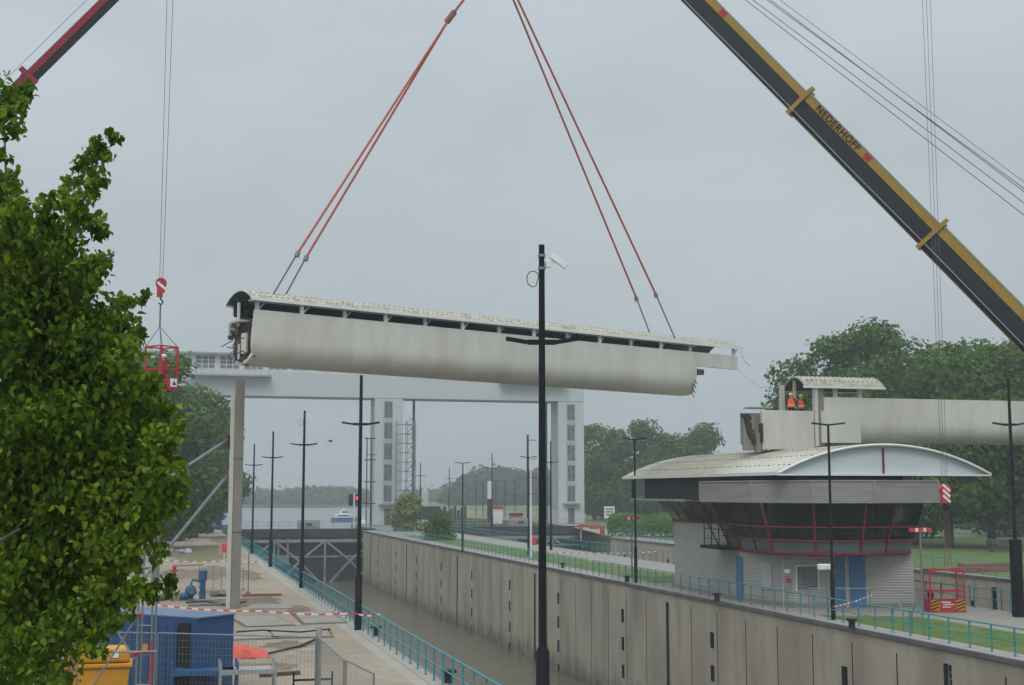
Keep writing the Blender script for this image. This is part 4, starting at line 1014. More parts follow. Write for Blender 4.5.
# roof: arch over x (local), run along Y
gL, gR = YP(778, 474.3, 65.5), YP(990, 474.3, 65.5)
LR = 25.0
b, zr = arch_roof(0, LR, 0, gR.x - gL.x, 0, 1.62, thick=.1, seg=28, pitch=.42, amp=.035, step=.07)
rmat = Matrix.Translation((gL.x, 65.5, 7.42)) @ Matrix(((0, 1, 0, 0), (1, 0, 0, 0), (0, 0, 1, 0), (0, 0, 0, 1)))
def rpart(name, mb, m, par=None, smooth=False):
    o = mb.build(name, m, par or cbx, smooth); o.data.transform(Matrix.Translation(-co) @ rmat)
    bm = bmesh.new(); bm.from_mesh(o.data); bmesh.ops.recalc_face_normals(bm, faces=bm.faces); bm.to_mesh(o.data); bm.free(); return o
WR = gR.x - gL.x
M_roof2 = mat('building_roof_sheet', (.33, .305, .23), .7, .16, 2.5, .0, stain=(.56, .55, .50), stain_amt=.7, stain_scale=.16, stretch=(1.3, .4, 1))
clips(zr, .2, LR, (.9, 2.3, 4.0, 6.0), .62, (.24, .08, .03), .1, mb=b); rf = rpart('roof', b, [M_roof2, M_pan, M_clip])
for y in (-.03, WR + .03):
    b = MB(); b.box((LR / 2, y, .03), (LR + .1, .08, .17)); rpart('eave_trim', b, M_roofw, rf)
b = MB(); N_ = 30; ys = [WR * k / N_ for k in range(N_ + 1)]
for k in range(N_): b.face([(.25, ys[k], 0), (.25, ys[k + 1], 0), (.25, ys[k + 1], zr(ys[k + 1])), (.25, ys[k], zr(ys[k]))])
rpart('gable', b, M_gab)
b = MB(); b.tube([(-.02, y, zr(y) + .05) for y in ys], .075, 6); b.box((.1, WR / 2, -.02), (.3, WR, .1)); rpart('gable_rim', b, M_roofw)
b = MB(); b.box((.2, (YP(885.5, 470, 65.5).x - gL.x), .7), (.08, .09, 1.6)); rpart('gable_strip', b, M_redf)
b = MB()
for k in range(1, 7):
    b.box((.235, WR * k / 7, .75), (.03, .035, zr(WR * k / 7) * 1.0 + .0))
# small balcony (cage) on the left flank
_r = ray(720, 547); pa = Vector((32.9, _r[1] / _r[0] * 32.9, CH + _r[2] / _r[0] * 32.9)); b = MB(); b.box(pa, (1.3, 3.0, .2)); cb1 = cpart('escape_balcony', b, M_black)
b = MB()
for dy in (-1.1, 0, 1.1):
    b.bar(pa + Vector((-.55, dy, 0)), pa + Vector((-.55, dy, 2.4)), .05, .05, up=(0, 1, 0))
for dz in (.5, 1.1): b.bar(pa + Vector((-.55, -1.1, dz)), pa + Vector((-.55, 1.1, dz)), .04, .04)
b.bar(pa + Vector((-.55, -1.1, .1)), pa + Vector((-.55, 1.1, 1.9)), .06, .06); b.bar(pa + Vector((.2, -1.1, .1)), pa + Vector((.2, 1.1, 1.9)), .06, .06)
b.bar(pa + Vector((0, -1.1, 0)), pa + Vector((0, -1.1, 1.1)), .05, .05, up=(0, 1, 0)); b.bar(pa + Vector((-.55, -1.1, 1.1)), pa + Vector((.4, -1.1, 1.1)), .04, .04)
cpart('balcony_rail', b, M_black, cb1)

# ------------------------------------------------------------ cranes
def text_mesh(s, size, m, ext=.01):
    cu = bpy.data.curves.new('txt', 'FONT'); cu.body = s; cu.size = size; cu.extrude = ext; cu.align_x = 'CENTER'; cu.align_y = 'CENTER'; cu.offset = size * .018; cu.space_character = 1.12
    o = bpy.data.objects.new('txt', cu); COL.objects.link(o); dg = bpy.context.evaluated_depsgraph_get()
    me = bpy.data.meshes.new_from_object(o.evaluated_get(dg)); bpy.data.objects.remove(o); me.materials.clear(); me.materials.append(m); me.name = 'lettering'; return me
def boom_axes(p0, p1):
    d = (p1 - p0).normalized(); mid = (p0 + p1) / 2; v = (mid - cam.location).normalized()
    dep = (v - d * v.dot(d)).normalized(); up = dep.cross(d).normalized()
    if up.z < 0: up = -up
    return d, up, dep
tip = W(505, -196, 78); foot_ = W(1500, 812, 66)
d, up, dep = boom_axes(tip, foot_)
M_crseam = mat('weld_seam', (.05, .05, .05), .7, .2, 3)
cr_ = thing('crane_boom', 'huge black and yellow telescopic crane boom slanting across the upper right', 'crane boom', tip)
LC = (foot_ - tip).length
def at_px(px):   # distance along boom whose projection has x=px
    best = None
    for i in range(3000):
        s = LC * i / 3000; q = tip + d * s; f = q.x * sy + q.y * cy; a = q.x * cy - q.y * sy; X = 512 + F * a / (f * cp + (q.z - CH) * sp)
        if best is None or abs(X - px) < best[0]: best = (abs(X - px), s)
    return best[1]
def bx_(mb, s0, s1, u0, u1, w0, w1, m=0):
    P = []
    for s in (s0, s1):
        for (u, w_) in ((u0, w0), (u1, w0), (u1, w1), (u0, w1)): P.append(d * s + up * u + dep * w_)
    n = len(mb.v); mb.v += [tuple(p) for p in P]
    for q in ((0, 1, 2, 3), (7, 6, 5, 4), (0, 4, 5, 1), (1, 5, 6, 2), (2, 6, 7, 3), (3, 7, 4, 0)): mb.f.append(tuple(n + i for i in q)); mb.m.append(m)
s_c1, s_c2 = at_px(800), at_px(931)
segs = [(0, s_c1, .72), (s_c1, s_c2, .80), (s_c2, LC, .88)]
for (sa, sb, hh) in segs:
    b = MB(); bx_(b, sa, sb, -hh * .72, hh * .35, -hh * .6, hh * .8); bx_(b, sa, sb, -hh, -hh * .72, -hh * .3, hh * .6); sg = b.build('boom_section', M_crane, cr_)
    b = MB(); bx_(b, sa, sb, hh * .35, hh * .92, -hh * .63, hh * .8); b.build('yellow_stripe', M_yel, sg)
    b = MB(); bx_(b, sa, sb, hh * .92, hh * 1.02, -hh * .66, hh * .8, 0); b.build('top_edge', M_grey, sg)
    b = MB(); bx_(b, sa, sb, -hh * 1.04, -hh * .97, -hh * .32, hh * .5); b.build('bottom_edge', M_yel, sg)
b = MB(); b.tube([up * -.55 + dep * -.62 + d * (LC * t_ / 12) + up * (-.04 if t_ % 2 else 0) for t_ in range(13)], .03, 5); b.build('hose', M_grey, cr_)
for k in range(1, 22):
    s = LC * k / 22; hh = .72 if s < s_c1 else .80 if s < s_c2 else .88; b = MB(); bx_(b, s - .02, s + .02, -hh * .70, hh * .35, -hh * .615, -hh * .59); b.build('weld_seam', M_crseam, cr_)
for s, hh in ((s_c1, .83), (s_c2, .91)):
    b = MB(); bx_(b, s - .1, s + .14, hh * .2, hh * 1.12, -hh * .75, hh * .9); bx_(b, s - .1, s + .14, -hh * 1.12, hh * .2, -hh * .72, hh * .9); b.build('boom_collar', M_yel, cr_)
    b = MB(); bx_(b, s - .14, s + .06, hh * 1.1, hh * 1.38, -hh * .3, hh * .1); b.build('rope_guide', M_yel, cr_)
for px in (719, 861.5):
    s = at_px(px); hh = .72 if px < 800 else .80; b = MB(); bx_(b, s - .24, s + .24, hh * .42, hh * .88, -hh * .645, -hh * .6); b.build('red_square', M_red, cr_)
tm = text_mesh('NEDERHOFF', .56, M_black); to = bpy.data.objects.new('lettering', tm); COL.objects.link(to); to.parent = cr_
sm = (at_px(812) + at_px(853)) / 2
Mx = Matrix((d, up, d.cross(up))).transposed().to_4x4()
if (d.cross(up)).dot(dep) > 0: pass
to.matrix_local = Matrix.Translation(d * sm + up * (.80 * .63) + dep * (-.80 * .65)) @ Mx
wt = max(v.co.x for v in tm.vertices) - min(v.co.x for v in tm.vertices); scx = (at_px(853) - at_px(812)) / wt
tm.transform(Matrix.Diagonal((scx, 1, 1, 1)))
b = MB(); bx_(b, -1.2, .3, -.9, 1.0, -.6, .6); b.build('boom_head', M_yel, cr_)
# hoist ropes from boom head to hook
hoist = thing('hoist_ropes', 'vertical steel hoist ropes between boom head and main hook above the picture', 'rope', hook, 0)
b = MB()
for dx in (-.3, -.1, .1, .3): b.tube([(dx, 0, 1.6), (tip - hook) + Vector((dx, 0, 0))], .02, 4)
b.build('rope_falls', M_rope, hoist)
# guy ropes
gd = 'guy ropes above the yellow crane boom'
for (x0, y0_, x1, y1_, r, lb) in ((745.5, 0, 1024, 215, .024, 'lowest guy rope above the boom'), (753, 0, 1024, 203, .024, 'second lowest guy rope above the boom'), (767, 0, 1024, 188.5, .024, 'lower rope of the close pair above the boom'), (770.5, 0, 1024, 191.5, .024, 'upper rope of the close pair above the boom'), (780, 0, 1024, 182, .018, 'uppermost thin guy rope above the boom')):
    dx_, dy_ = x1 - x0, y1_ - y0_; a = W(x0 - .9 * dx_, y0_ - .9 * dy_, 77); c = W(x1 + .9 * dx_, y1_ + .9 * dy_, 68)
    b = MB(); b.tube([(0, 0, 0), c - a], r, 5); o = b.build('guy_rope', M_rope, None, loc=a); tag(o, lb, 'rope', gd)
# left crane boom
tipL = W(176, -66, 66); ftL = W(-420, 520, 60); d, up, dep = boom_axes(tipL, ftL); LCL = (ftL - tipL).length; LC = LCL; tip = tipL
M_redl = mat('crane_red', (.30, .03, .055), .5, .12, 1)
cl = thing('crane_boom', 'red and grey telescopic crane boom at the upper left corner', 'crane boom', tipL)
sj = at_px(30)
b = MB(); bx_(b, 0, sj, -.36, .02, -.3, .35); b.build('boom_section', M_crane, cl)
b = MB(); bx_(b, 0, sj, .02, .34, -.32, .35); b.build('red_stripe', M_redl, cl)
b = MB(); bx_(b, sj, LCL, -.4, .03, -.34, .4); b.build('boom_section', M_crane, cl)
b = MB(); bx_(b, sj, LCL, .03, .38, -.36, .4); b.build('red_stripe', M_redl, cl)
b = MB(); bx_(b, sj - .12, sj + .2, -.42, .42, -.44, .5); bx_(b, sj - .15, sj + .1, .42, .66, -.2, .1); b.build('boom_collar', M_redl, cl)
b = MB(); b.tube([up * .75 + d * 0, up * .72 + d * LCL], .012, 4); b.build('control_cable', M_rope, cl)
# hooks: builder
def hook_block(lb, p, zt, spread, s=1.0, n=2, mred=M_red, pxs=None):
    r_ = thing('hook_block', lb, 'hook block', p)
    for k in range(n):
        b = MB(); t0_ = Vector(((k - (n - 1) / 2) * .16 * s, 0, .5 * s)); top_ = Vector(((k - (n - 1) / 2) * spread * 2, 0, zt - p.z)); b.tube([t0_, top_], .014, 4); b.build('hoist_rope', M_rope, r_)
    b = MB(); b.tube([(0, -.12 * s, .25 * s), (0, .12 * s, .25 * s)], .3 * s, 14); b.box((0, 0, -.02 * s), (.42 * s, .22 * s, .45 * s)); b.box((-.05 * s, 0, -.35 * s), (.32 * s, .2 * s, .3 * s)); b.build('sheave_cheek', mred, r_)
    b = MB()
    for k in range(3 if n == 3 else 1):
        z = (.42 if n == 3 else .2) - k * .3; Mr = Matrix.Rotation(R(-40), 3, 'Y') ; b.box((0.02, -.125 * s, z * s - .08), (.56 * s, .03, .13 * s), 0, 0, Matrix.Rotation(R(40), 3, 'Y'))
    b.build('white_stripes', M_wht, r_)
    b = MB(); b.tube([(0, 0, -.4 * s), (0, 0, -.6 * s), (.13 * s, 0, -.75 * s), (.03 * s, 0, -.92 * s), (-.1 * s, 0, -.82 * s)], .05 * s, 6); b.build('hook', M_black, r_, True)
    return r_
ph_ = W(161, 288, 66); hook_block('red and white striped hook block hanging left of the beam above the red work cage', ph_, W(172, -66, 66).z, .17, .95, 2, M_red)
# three ropes/hook at right
ph2 = W(945, 494, 68.5); hook_block('white and red striped hook block hanging in front of the control building', ph2, W(932, -60, 68.5).z, .13, .95, 3, M_bred)
o = [x for x in bpy.data.objects if x.parent and x.parent.location == ph2 and x.name.startswith('white_stripes')]
b = MB()
for dx in (-.1, 0.02, .12):
    for k in range(26):
        b.tube([(dx * (1 + k * .03), 0, -k * .11), (dx * (1 + k * .03) + (.03 if k % 2 else 0), .03 if k % 2 else 0, -k * .11 - .1)], .016, 5)
o = b.build('lifting_chain', M_rust, None, loc=ph2 + Vector((0, 0, -.8))); tag(o, 'rusty yellowish chains dangling below the white and red hook block', 'chain')

def work_cage(lb, p, rz, wd, dp, hh, m, signs):
    r_ = thing('work_cage', lb, 'work cage', p, rz); s = .05
    b = MB()
    for x in (-wd / 2, wd / 2):
        for y in (-dp / 2, dp / 2): b.bar((x, y, 0), (x, y, hh), .08, .08, up=(0, 1, 0))
    for z in (.04, hh, 1.1):
        for y in (-dp / 2, dp / 2):
            if z == 1.1 and y > 0 : pass
            b.bar((-wd / 2, y, z), (wd / 2, y, z), .07, .07)
        for x in (-wd / 2, wd / 2): b.bar((x, -dp / 2, z), (x, dp / 2, z), .07, .07)
    for x in (-wd / 2, wd / 2): b.bar((x, -dp / 2, .8), (x, dp / 2, .8), .04, .04)
    b.build('frame', m, r_)
    b = MB(); b.box((0, 0, .06), (wd, dp, .05)); b.build('floor', M_grey, r_)
    b = MB(); hp_ = .55
    for y in (-dp / 2, dp / 2): b.box((0, y, .1 + hp_ / 2), (wd - .1, .03, hp_))
    for x in (-wd / 2, wd / 2): b.box((x, 0, .1 + hp_ / 2), (.03, dp - .1, hp_))
    b.build('side_panel', m, r_)
    if signs == 'chevron':
        for x in (-wd / 2 + .24, wd / 2 - .24):
            b = MB(); b.box((x, -dp / 2 - .03, .4), (.46, .02, .56)); pl = b.build('warning_plate', M_ybin, r_)
            b = MB()
            for k in range(3):
                b.bar((x - .21, -dp / 2 - .045, .23 + k * .17 - .07), (x + .21, -dp / 2 - .045, .23 + k * .17 + .09), .01, .07)
            b.build('black_stripes', M_black, pl)
        b = MB()
        for (x, z, l_) in ((-.15, .55, .5), (.1, .43, .6), (-.1, .3, .45)): b.box((x * .6, -dp / 2 - .025, z), (l_, .02, .045))
        b.build('faded_lettering', M_wht, r_)
    else:
        b = MB(); b.box((.35, -dp / 2 - .03, .42), (.5, .02, .42)); 
        pl = b.build('sign', M_wht, r_); b = MB(); b.face([(.22, -dp / 2 - .045, .3), (.48, -dp / 2 - .045, .3), (.35, -dp / 2 - .045, .52)]); b.build('sign_mark', M_black, pl)
        b = MB(); b.box((wd / 2 + .03, .1, .55), (.02, .4, .25)); b.build('sign', M_wht, r_)
    return r_
pc = W(160.5, 391, 66); work_cage('red steel work cage with a man inside hanging over the left trees', pc, R(42), 1.12, 1.12, 2.25, M_red, 'tri')
person('man in red overalls and white helmet standing in the hanging red cage', pc + Vector((.1, .05, .09)), .9, M_redc, M_redc, M_helw, arms='fwd', vest=False)
sl_ = thing('cage_slings', 'thin chain slings holding the hanging red cage', 'sling', pc + Vector((0, 0, 2.25)))
hb = ph_ + Vector((0, 0, -.9)) - sl_.location; mid_ = hb + Vector((0, 0, -1.1))
b = MB(); b.tube([hb, mid_], .04, 5)
for (x, y) in ((-.56, -.56), (.56, -.56), (.56, .56), (-.56, .56)):
    v = Matrix.Rotation(R(42), 3, 'Z') @ Vector((x, y, 0)); b.tube([mid_, v], .018, 4)
b.build('chain_legs', M_rope, sl_)
p = (G(930, 613) + G(976, 613)) / 2; work_cage('empty red work cage with yellow and black warning plates standing on the island', p + Vector((0, .8, 0)), -.24, 1.85, 1.1, 2.25, M_red, 'chevron')
pl_ = p + Vector((-.75, .9, .9)); b = MB(); b.tube([(0, 0, 1.3), (0, 0, .3)], .02, 4); b.sphere((0, 0, .0), .2, 10, sc=(.8, .8, 1.7)); o = b.build('pulley_weight', M_black, None, True, loc=pl_); tag(o, 'dark pulley hanging inside the empty red cage', 'pulley')

# ------------------------------------------------------------ items on the island
def life_post(px, py, lb, h=1.5):
    p = G(px, py); r_ = thing('lifebuoy_post', lb, 'lifebuoy post', p, 0, 'red lifebuoy boxes'); b = MB(); b.box((0, 0, h - .45), (.5, .25, .85)); b.build('box', M_bred, r_, bevel=.05)
    b = MB(); b.bar((0, 0, 0), (0, 0, h - .9), .08, .08, up=(0, 1, 0)); b.build('post', M_white, r_); return r_
life_post(534, 553, 'red lifebuoy box on the island at the foot of the white pole', 1.7)
life_post(433, 540, 'small red lifebuoy box in front of the round dark bush', 1.4)
life_post(224, 559, 'red lifebuoy box on the left quay just left of the concrete post', 1.5)
life_post(581, 540, 'red lifebuoy box far back by the right lift tower', 2.2)
def tbar(px, py, lb):
    p = G(px, py); r_ = thing('barrier_pole', lb, 'barrier', p, 0, 'grey posts topped by a red and white bar'); b = MB(); b.tube([(0, 0, 0), (0, 0, 4.4)], .06, 8); b.build('post', M_galv, r_)
    b = MB()
    for k in range(8): b.box((-.56 + k * .16, 0, 4.45), (.16, .16, .2), m=1 if k in (2, 5) else 0)
    b.build('striped_bar', [M_bred, M_wht], r_)
tbar(923, 615, 'grey post with red and white striped bar right of the control building')
tbar(632, 578, 'grey post with red and white striped bar at the left of the control building')
# spotlights / cams on wall
def speaker(px, py, lb, z=2.5):
    p = G(px, py); r_ = thing('camera_post', lb, 'camera', p); b = MB(); b.tube([(0, 0, 0), (0, 0, z)], .05, 8); b.build('post', M_galv, r_)
    b = MB(); b.bar((-.5, .0, z), (.3, -.1, z), .28, .3); b.build('housing', M_wht, r_, bevel=.05); b = MB(); b.tube([(.3, -.1, z), (.38, -.11, z)], .12, 12); b.build('lens', M_black, r_)
speaker(828, 618, 'white camera housing on a low post before the window of the control building', 2.6)
def speck(px, py, lb): 
    p = G(px, py); b = MB(); b.tube([(0, 0, 0), (0, 0, .35)], .16, 10); b.tube([(0, 0, .35), (0, 0, .45)], .26, 10); o = b.build('bollard', M_crane, None, True, loc=(p.x, p.y, 0)); tag(o, lb, 'bollard', 'mooring bollards on the lock edges')
for i, (px, py, lb) in enumerate(((627, 582, 'dark mooring bollard below the left end of the curved roof'), (717, 601, 'dark mooring bollard on the lock edge in front of the corrugated side wall'), (852, 628, 'dark mooring bollard right of the lamp post by the blue doors'), (563, 568, 'dark mooring bollard on the island edge right of the nearest mast'), (376, 636, 'black mooring bollard on the left quay beside the second mast'), (449, 683, 'black mooring bollard in the foreground by the left quay railing'))): speck(px, py, lb)
# loose stairs/ladder + sack heap right of the building
p = G(936, 566); b = MB()
for k in range(7): b.sphere((rs.uniform(-.9, .6), rs.uniform(-.5, .5), rs.uniform(.3, 1.0)), rs.uniform(.4, .65), 8, sc=(1.1, 1, .8))
o = b.build('sack_heap', M_sack, None, True, loc=Vector((61.9, 101, 0))); tag(o, 'heap of white sacks on the far bank right of the control building', 'sacks')
b = MB(); b.box((0, 0, .2), (5.2, 1.2, .4), 0); b.box((.3, .2, .55), (4.4, .8, .3), 0); o = b.build('plank_stack', M_rust, None, loc=Vector((64.2, 93, 0))); tag(o, 'low stack of reddish planks on the far bank at right', 'planks')
b = MB(); b.box((0, 0, 1.1), (3.4, 1.0, .5), 0); b.box((-1.3, 0, .4), (.3, .8, .9)); b.box((1.3, 0, .4), (.3, .8, .9)); o = b.build('bench', M_debris, None, loc=G(1003, 552) + Vector((0, 0, 0)), bevel=.03); tag(o, 'low grey bench-like block on the grass under the right trees', 'bench')
# wire fence at the rear road
def wire_fence(lb, a, c, h, st, m=M_galv, name='wire_fence'):
    r_ = thing(name, lb, 'fence', a); d_ = c - a; n = int(d_.length / st)
    for i in range(n + 1):
        b = MB(); b.tube([d_ * (i / n), d_ * (i / n) + Vector((0, 0, h))], .05, 5); b.build('post', m, r_)
    b = MB()
    for z in (.2, h * .5, h * .98): b.tube([Vector((0, 0, z)), d_ + Vector((0, 0, z))], .025, 4)
    b.build('wires', m, r_)
wire_fence('grey wire fence beyond the trees on the far bank', Vector((118, 187, 0)), Vector((210, 145, 0)), 2.0, 5)
wire_fence('grey fence behind the hedge by the right lift tower', Vector((76, 214, 0)), Vector((110, 195, 0)), 2.4, 3.5)
M_redm = mat('weathered_red', (.36, .07, .055), .8, .2, 2)
# small sign boards on the far bank
p = W(609, 470, 240); r_ = thing('notice_board', 'white notice board on two legs beside the right lift tower', 'sign', (p.x, p.y, 0)); b = MB(); b.box((0, 0, 2.6), (2.0, .1, 2.2)); b.build('board', M_wht, r_)
b = MB(); 
for z in (2.2, 2.7, 3.2): b.box((0, -.07, z), (1.5, .02, .2))
b.build('text_lines', M_crane, r_); b = MB(); b.bar((-.8, 0, 0), (-.8, 0, 1.6), .1, .1, up=(0, 1, 0)); b.bar((.8, 0, 0), (.8, 0, 1.6), .1, .1, up=(0, 1, 0)); b.build('leg', M_galv, r_)
for (px, py, Z, w_, h_, lb) in ((594, 525, 225, 2.2, .4, 'red and white barrier board lying beside the hedge'), (602, 534, 188, .7, 1.2, 'red sign panel at the left end of the hedge')):
    p = W(px, 491, Z); b = MB(); b.box((0, 0, h_ / 2 + .3), (w_, .25, h_)); b.box((0, 0, .15), (w_ * .8, .2, .3)); o = b.build('barrier_board', M_redm, None, loc=(p.x, p.y, 0), bevel=.03); tag(o, lb, 'barrier')
# far red and white huts, gauge
p = W(490, 491, 250); p.z = 0
r_ = thing('tide_gauge', 'black and white gauge column by the second gate', 'gauge', p)
b = MB(); b.box((0, 0, 2.8), (.95, .6, 4.4)); b.build('lower_column', M_gdark, r_); b = MB(); b.box((0, 0, 6.7), (.9, .6, 3.4)); b.build('upper_column', M_white, r_)
for (px, Z, w_, h_, m_, lb) in ((497, 262, 1.8, 3.0, M_white, 'small white hut with red roof behind the gauge column'), (516, 300, 2.6, 1.0, M_bred, 'orange red work float in the distance right of the gauge'), (424, 300, 7, 2.5, M_gdark, 'dark distant shed beyond the small yellow tree')):
    p = W(px, 491, Z); r_ = thing('harbour_hut', lb, 'hut', (p.x, p.y, 0)); b = MB(); b.box((0, 0, h_ / 2), (w_, 1.8, h_)); b.build('wall', m_, r_); b = MB(); b.box((0, 0, h_ + .25), (w_ + .3, 2.1, .5)); b.build('roof', M_red if px < 500 and px > 450 else M_gdark, r_)
# ship, church tower
def ship(px, Z, s, lb, hullm, rz=.2):
    p = W(px, 491, Z); r_ = thing('ship', lb, 'ship', (p.x, p.y, -3), rz, 'moored ships'); b = MB()
    b.prism([(-6 * s, -1.8 * s), (5 * s, -1.8 * s), (7 * s, 0), (5 * s, 1.8 * s), (-6 * s, 1.8 * s)], 0, 2.3 * s); b.build('hull', hullm, r_)
    b = MB(); b.box((-.5 * s, 0, 3.2 * s), (7 * s, 2.8 * s, 1.8 * s)); b.build('cabin', M_wht, r_, bevel=.1); b = MB(); b.box((.2 * s, 0, 4.9 * s), (3.4 * s, 2.4 * s, 1.6 * s)); b.build('wheelhouse', M_wht, r_, bevel=.1)
    b = MB(); b.box((.2 * s, -1.22 * s, 5.1 * s), (3.0 * s, .05, .7 * s)); b.box((-.5 * s, -1.42 * s, 3.3 * s), (6 * s, .05, .6 * s)); b.build('windows', M_gdark, r_)
    b = MB(); b.tube([(0, 0, 5.6 * s), (0, 0, 8 * s)], .12 * s, 6); b.bar((-1 * s, 0, 7 * s), (1 * s, 0, 7 * s), .1, .1); b.build('mast', M_wht, r_)
ship(344, 400, .62, 'white passenger ship on the river behind the gate', M_pump)
ship(364, 300, .5, 'white and blue boat moored just left of the middle lift tower', M_pump, 1.3)
p = W(425, 491, 560); r_ = thing('church_tower', 'faint church tower on the horizon beyond the lock', 'tower', (p.x, p.y, -2)); b = MB(); b.box((0, 0, 4), (2.4, 2.4, 8)); b.build('tower_shaft', M_tower2, r_); b = MB(); b.tube([(0, 0, 8), (0, 0, 12.5)], [1.2, .1], 8); b.build('spire', M_tower2, r_)
# dolphins/lines of harbour piles right of yellow tree
for i in range(9):
    p = W(438 + i * 3.4, 491, 290 + i * 3); b = MB(); b.tube([(0, 0, -3), (0, 0, 2.0 + .5 * (i % 3))], .35, 6); o = b.build('mooring_pile', M_gdark, None, loc=(p.x, p.y, 0)); tag(o, 'dark mooring pile in the outer harbour beyond the bush', 'mooring pile', 'mooring piles in the outer harbour')

# ------------------------------------------------------------ left quay items
# container
A_ = G(197, 617.5, 2.5); Bp = G(115, 612, 2.5); Cp = G(234, 613.2, 2.5); A_.z = Bp.z = Cp.z = 0
ab = (Bp - A_); ab = ab.normalized() * 6.06; ac = (Cp - A_)
ct = thing('site_container', 'blue steel site container standing on the quay in front of the post', 'container', A_)
b = MB(); b.prism([(0, 0), tuple(ab[:2]), tuple((ab + ac)[:2]), tuple(ac[:2])], .12, 2.46); b.build('shell', M_blue, ct)
b = MB(); c4 = [Vector((0, 0, 0)), ab, ab + ac, ac]; cen = (ab + ac) / 2; b.prism([tuple((v + (v - cen).normalized() * .07)[:2]) for v in c4], 2.46, 2.5); b.build('roof', M_bluel, ct)
n_ = Vector((ab.y, -ab.x, 0)).normalized(); 
if n_.dot(Vector((0, -1, 0))) < 0: n_ = -n_
abn = ab.normalized()
b = MB(); b.bar(abn * .25 + n_ * .02 + Vector((0, 0, 1.2)), abn * .75 + n_ * .02 + Vector((0, 0, 1.2)), .05, 2.2); b.build('recess_shade_panel', M_dark, ct)  # flat near-black panel stands in for the shade of a door recess
b = MB(); b.bar(abn * .8 + n_ * .04 + Vector((0, 0, 1.2)), abn * 3.6 + n_ * .04 + Vector((0, 0, 1.2)), .06, 2.05); dr = b.build('door', M_blue, ct)
b = MB()
for k in range(8): b.bar(abn * (.9 + k * .38) + n_ * .08 + Vector((0, 0, .2)), abn * (.9 + k * .38) + n_ * .08 + Vector((0, 0, 2.2)), .03, .06, up=tuple(abn))
b.build('ribs', M_blue, dr)
b = MB(); q = abn * 2.0 + n_ * .13 + Vector((0, 0, 1.45)); b.bar(q, q + abn * .32, .02, .24); b.build('yellow_sticker', M_ybin, dr)
# waste bin (yellow)
q0, q1 = G(66, 648, 1.9), G(131, 646, 1.9); q0.z = q1.z = 0; dd = (q1 - q0); ang = math.atan2(dd.y, dd.x)
bn = thing('waste_skip', 'yellow lidded waste container beside the blue container behind the tree', 'waste container', (q0 + q1) / 2, ang)
wl_ = dd.length
b = MB(); n0 = len(b.v)
for z, e in ((.15, .85), (1.35, 1.0)):
    for (x, y) in ((-.5, -.5), (.5, -.5), (.5, .5), (-.5, .5)): b.v.append((x * wl_ * e, y * 1.2 * e, z))
for f in ((0, 1, 2, 3), (4, 7, 6, 5), (0, 4, 5, 1), (1, 5, 6, 2), (2, 6, 7, 3), (3, 7, 4, 0)): b.f.append(f); b.m.append(0)
b.build('tub', M_ybin, bn, bevel=.04)
b = MB(); b.box((0, 0, 1.42), (wl_ + .12, 1.34, .12)); b.build('rim', M_ybin, bn, bevel=.03)
b = MB(); b.prism([(-wl_ / 2, -.6), (wl_ / 2, -.6), (wl_ / 2 - .1, .5), (-wl_ / 2 + .1, .5)], 1.5, 1.9); b.build('lid', M_ybin, bn, bevel=.08)
b = MB()
for x in (.15, .5): b.box((x, -.63, 1.75), (.16, .02, .2))
b.build('stickers', M_wht, bn)
# aluminium scaffold tower
ps = W(150, 491, 37); sc_ = thing('scaffold_tower', 'aluminium scaffold tower with red couplers partly hidden by the tree leaves', 'scaffold', (ps.x, ps.y, 0), -.15)
zt = W(150, 528, 37).z + 0.15
b = MB()
for x in (-1.9, -.16, .22):
    for y in (-.35, .35): b.tube([(x, y, 0), (x, y, zt + (1.0 if x > -1 else 0))], .03, 6)
for z in np.arange(.4, zt + .9, .8): b.tube([(-.16, -.35, z), (.22, -.35, z)], .016, 5)
b.build('frame', M_galv, sc_)
b = MB(); b.tube([(-1.9, -.38, .2), (-.2, -.38, 3.0)], .028, 6); b.tube([(-.2, -.38, 1.9), (-1.9, -.38, 4.4)], .028, 6); b.tube([(-1.9, -.4, 3.1), (-.2, -.4, 3.1)], .028, 6); b.tube([(-1.6, -.4, 2.1), (.4, -.4, 2.1)], .028, 6); b.build('brace', M_galv, sc_)
for z in (2.05, zt - .1, 3.1):
    b = MB(); b.tube([(-.3, -.39, z), (-.05, -.39, z + .02)], .045, 6); b.build('coupler', M_red, sc_)
b = MB(); b.tube([(-.85, -.4, zt - .12), (-.2, -.4, zt - .12)], .035, 6); b.build('red_tube', M_red, sc_)
b = MB(); b.tube([(.24, -.38, 0), (.24, -.38, 2.4)], .03, 6); b.build('red_tube', M_red, sc_)
# Heras fence
hg = 'temporary mesh fence panels in the foreground'
def heras(lb, a, c, h=2.05, st=.12):
    r_ = thing('mesh_fence_panel', lb, 'fence panel', a, 0, hg); d_ = c - a
    b = MB()
    for q in (Vector(), d_): b.tube([q, q + Vector((0, 0, h))], .024, 6)
    for z in (.15, h): b.tube([Vector((0, 0, z)), d_ + Vector((0, 0, z))], .024, 6)
    b.build('frame', M_galv, r_)
    b = MB(); n = int(d_.length / st)
    for i in range(1, n): b.tube([d_ * (i / n) + Vector((0, 0, .15)), d_ * (i / n) + Vector((0, 0, h))], .0035, 3, cap=False)
    for k in range(1, 9): b.tube([Vector((0, 0, .15 + (h - .15) * k / 9)), d_ + Vector((0, 0, .15 + (h - .15) * k / 9))], .003, 3, cap=False)
    b.build('wire_mesh', M_galv, r_)
h0, h1_, h2_, h3_ = G(158, 633, 2.05), G(316, 637, 2.05), G(344, 660, 2.05), G(374, 674, 2.05)
for v in (h0, h1_, h2_, h3_): v.z = 0
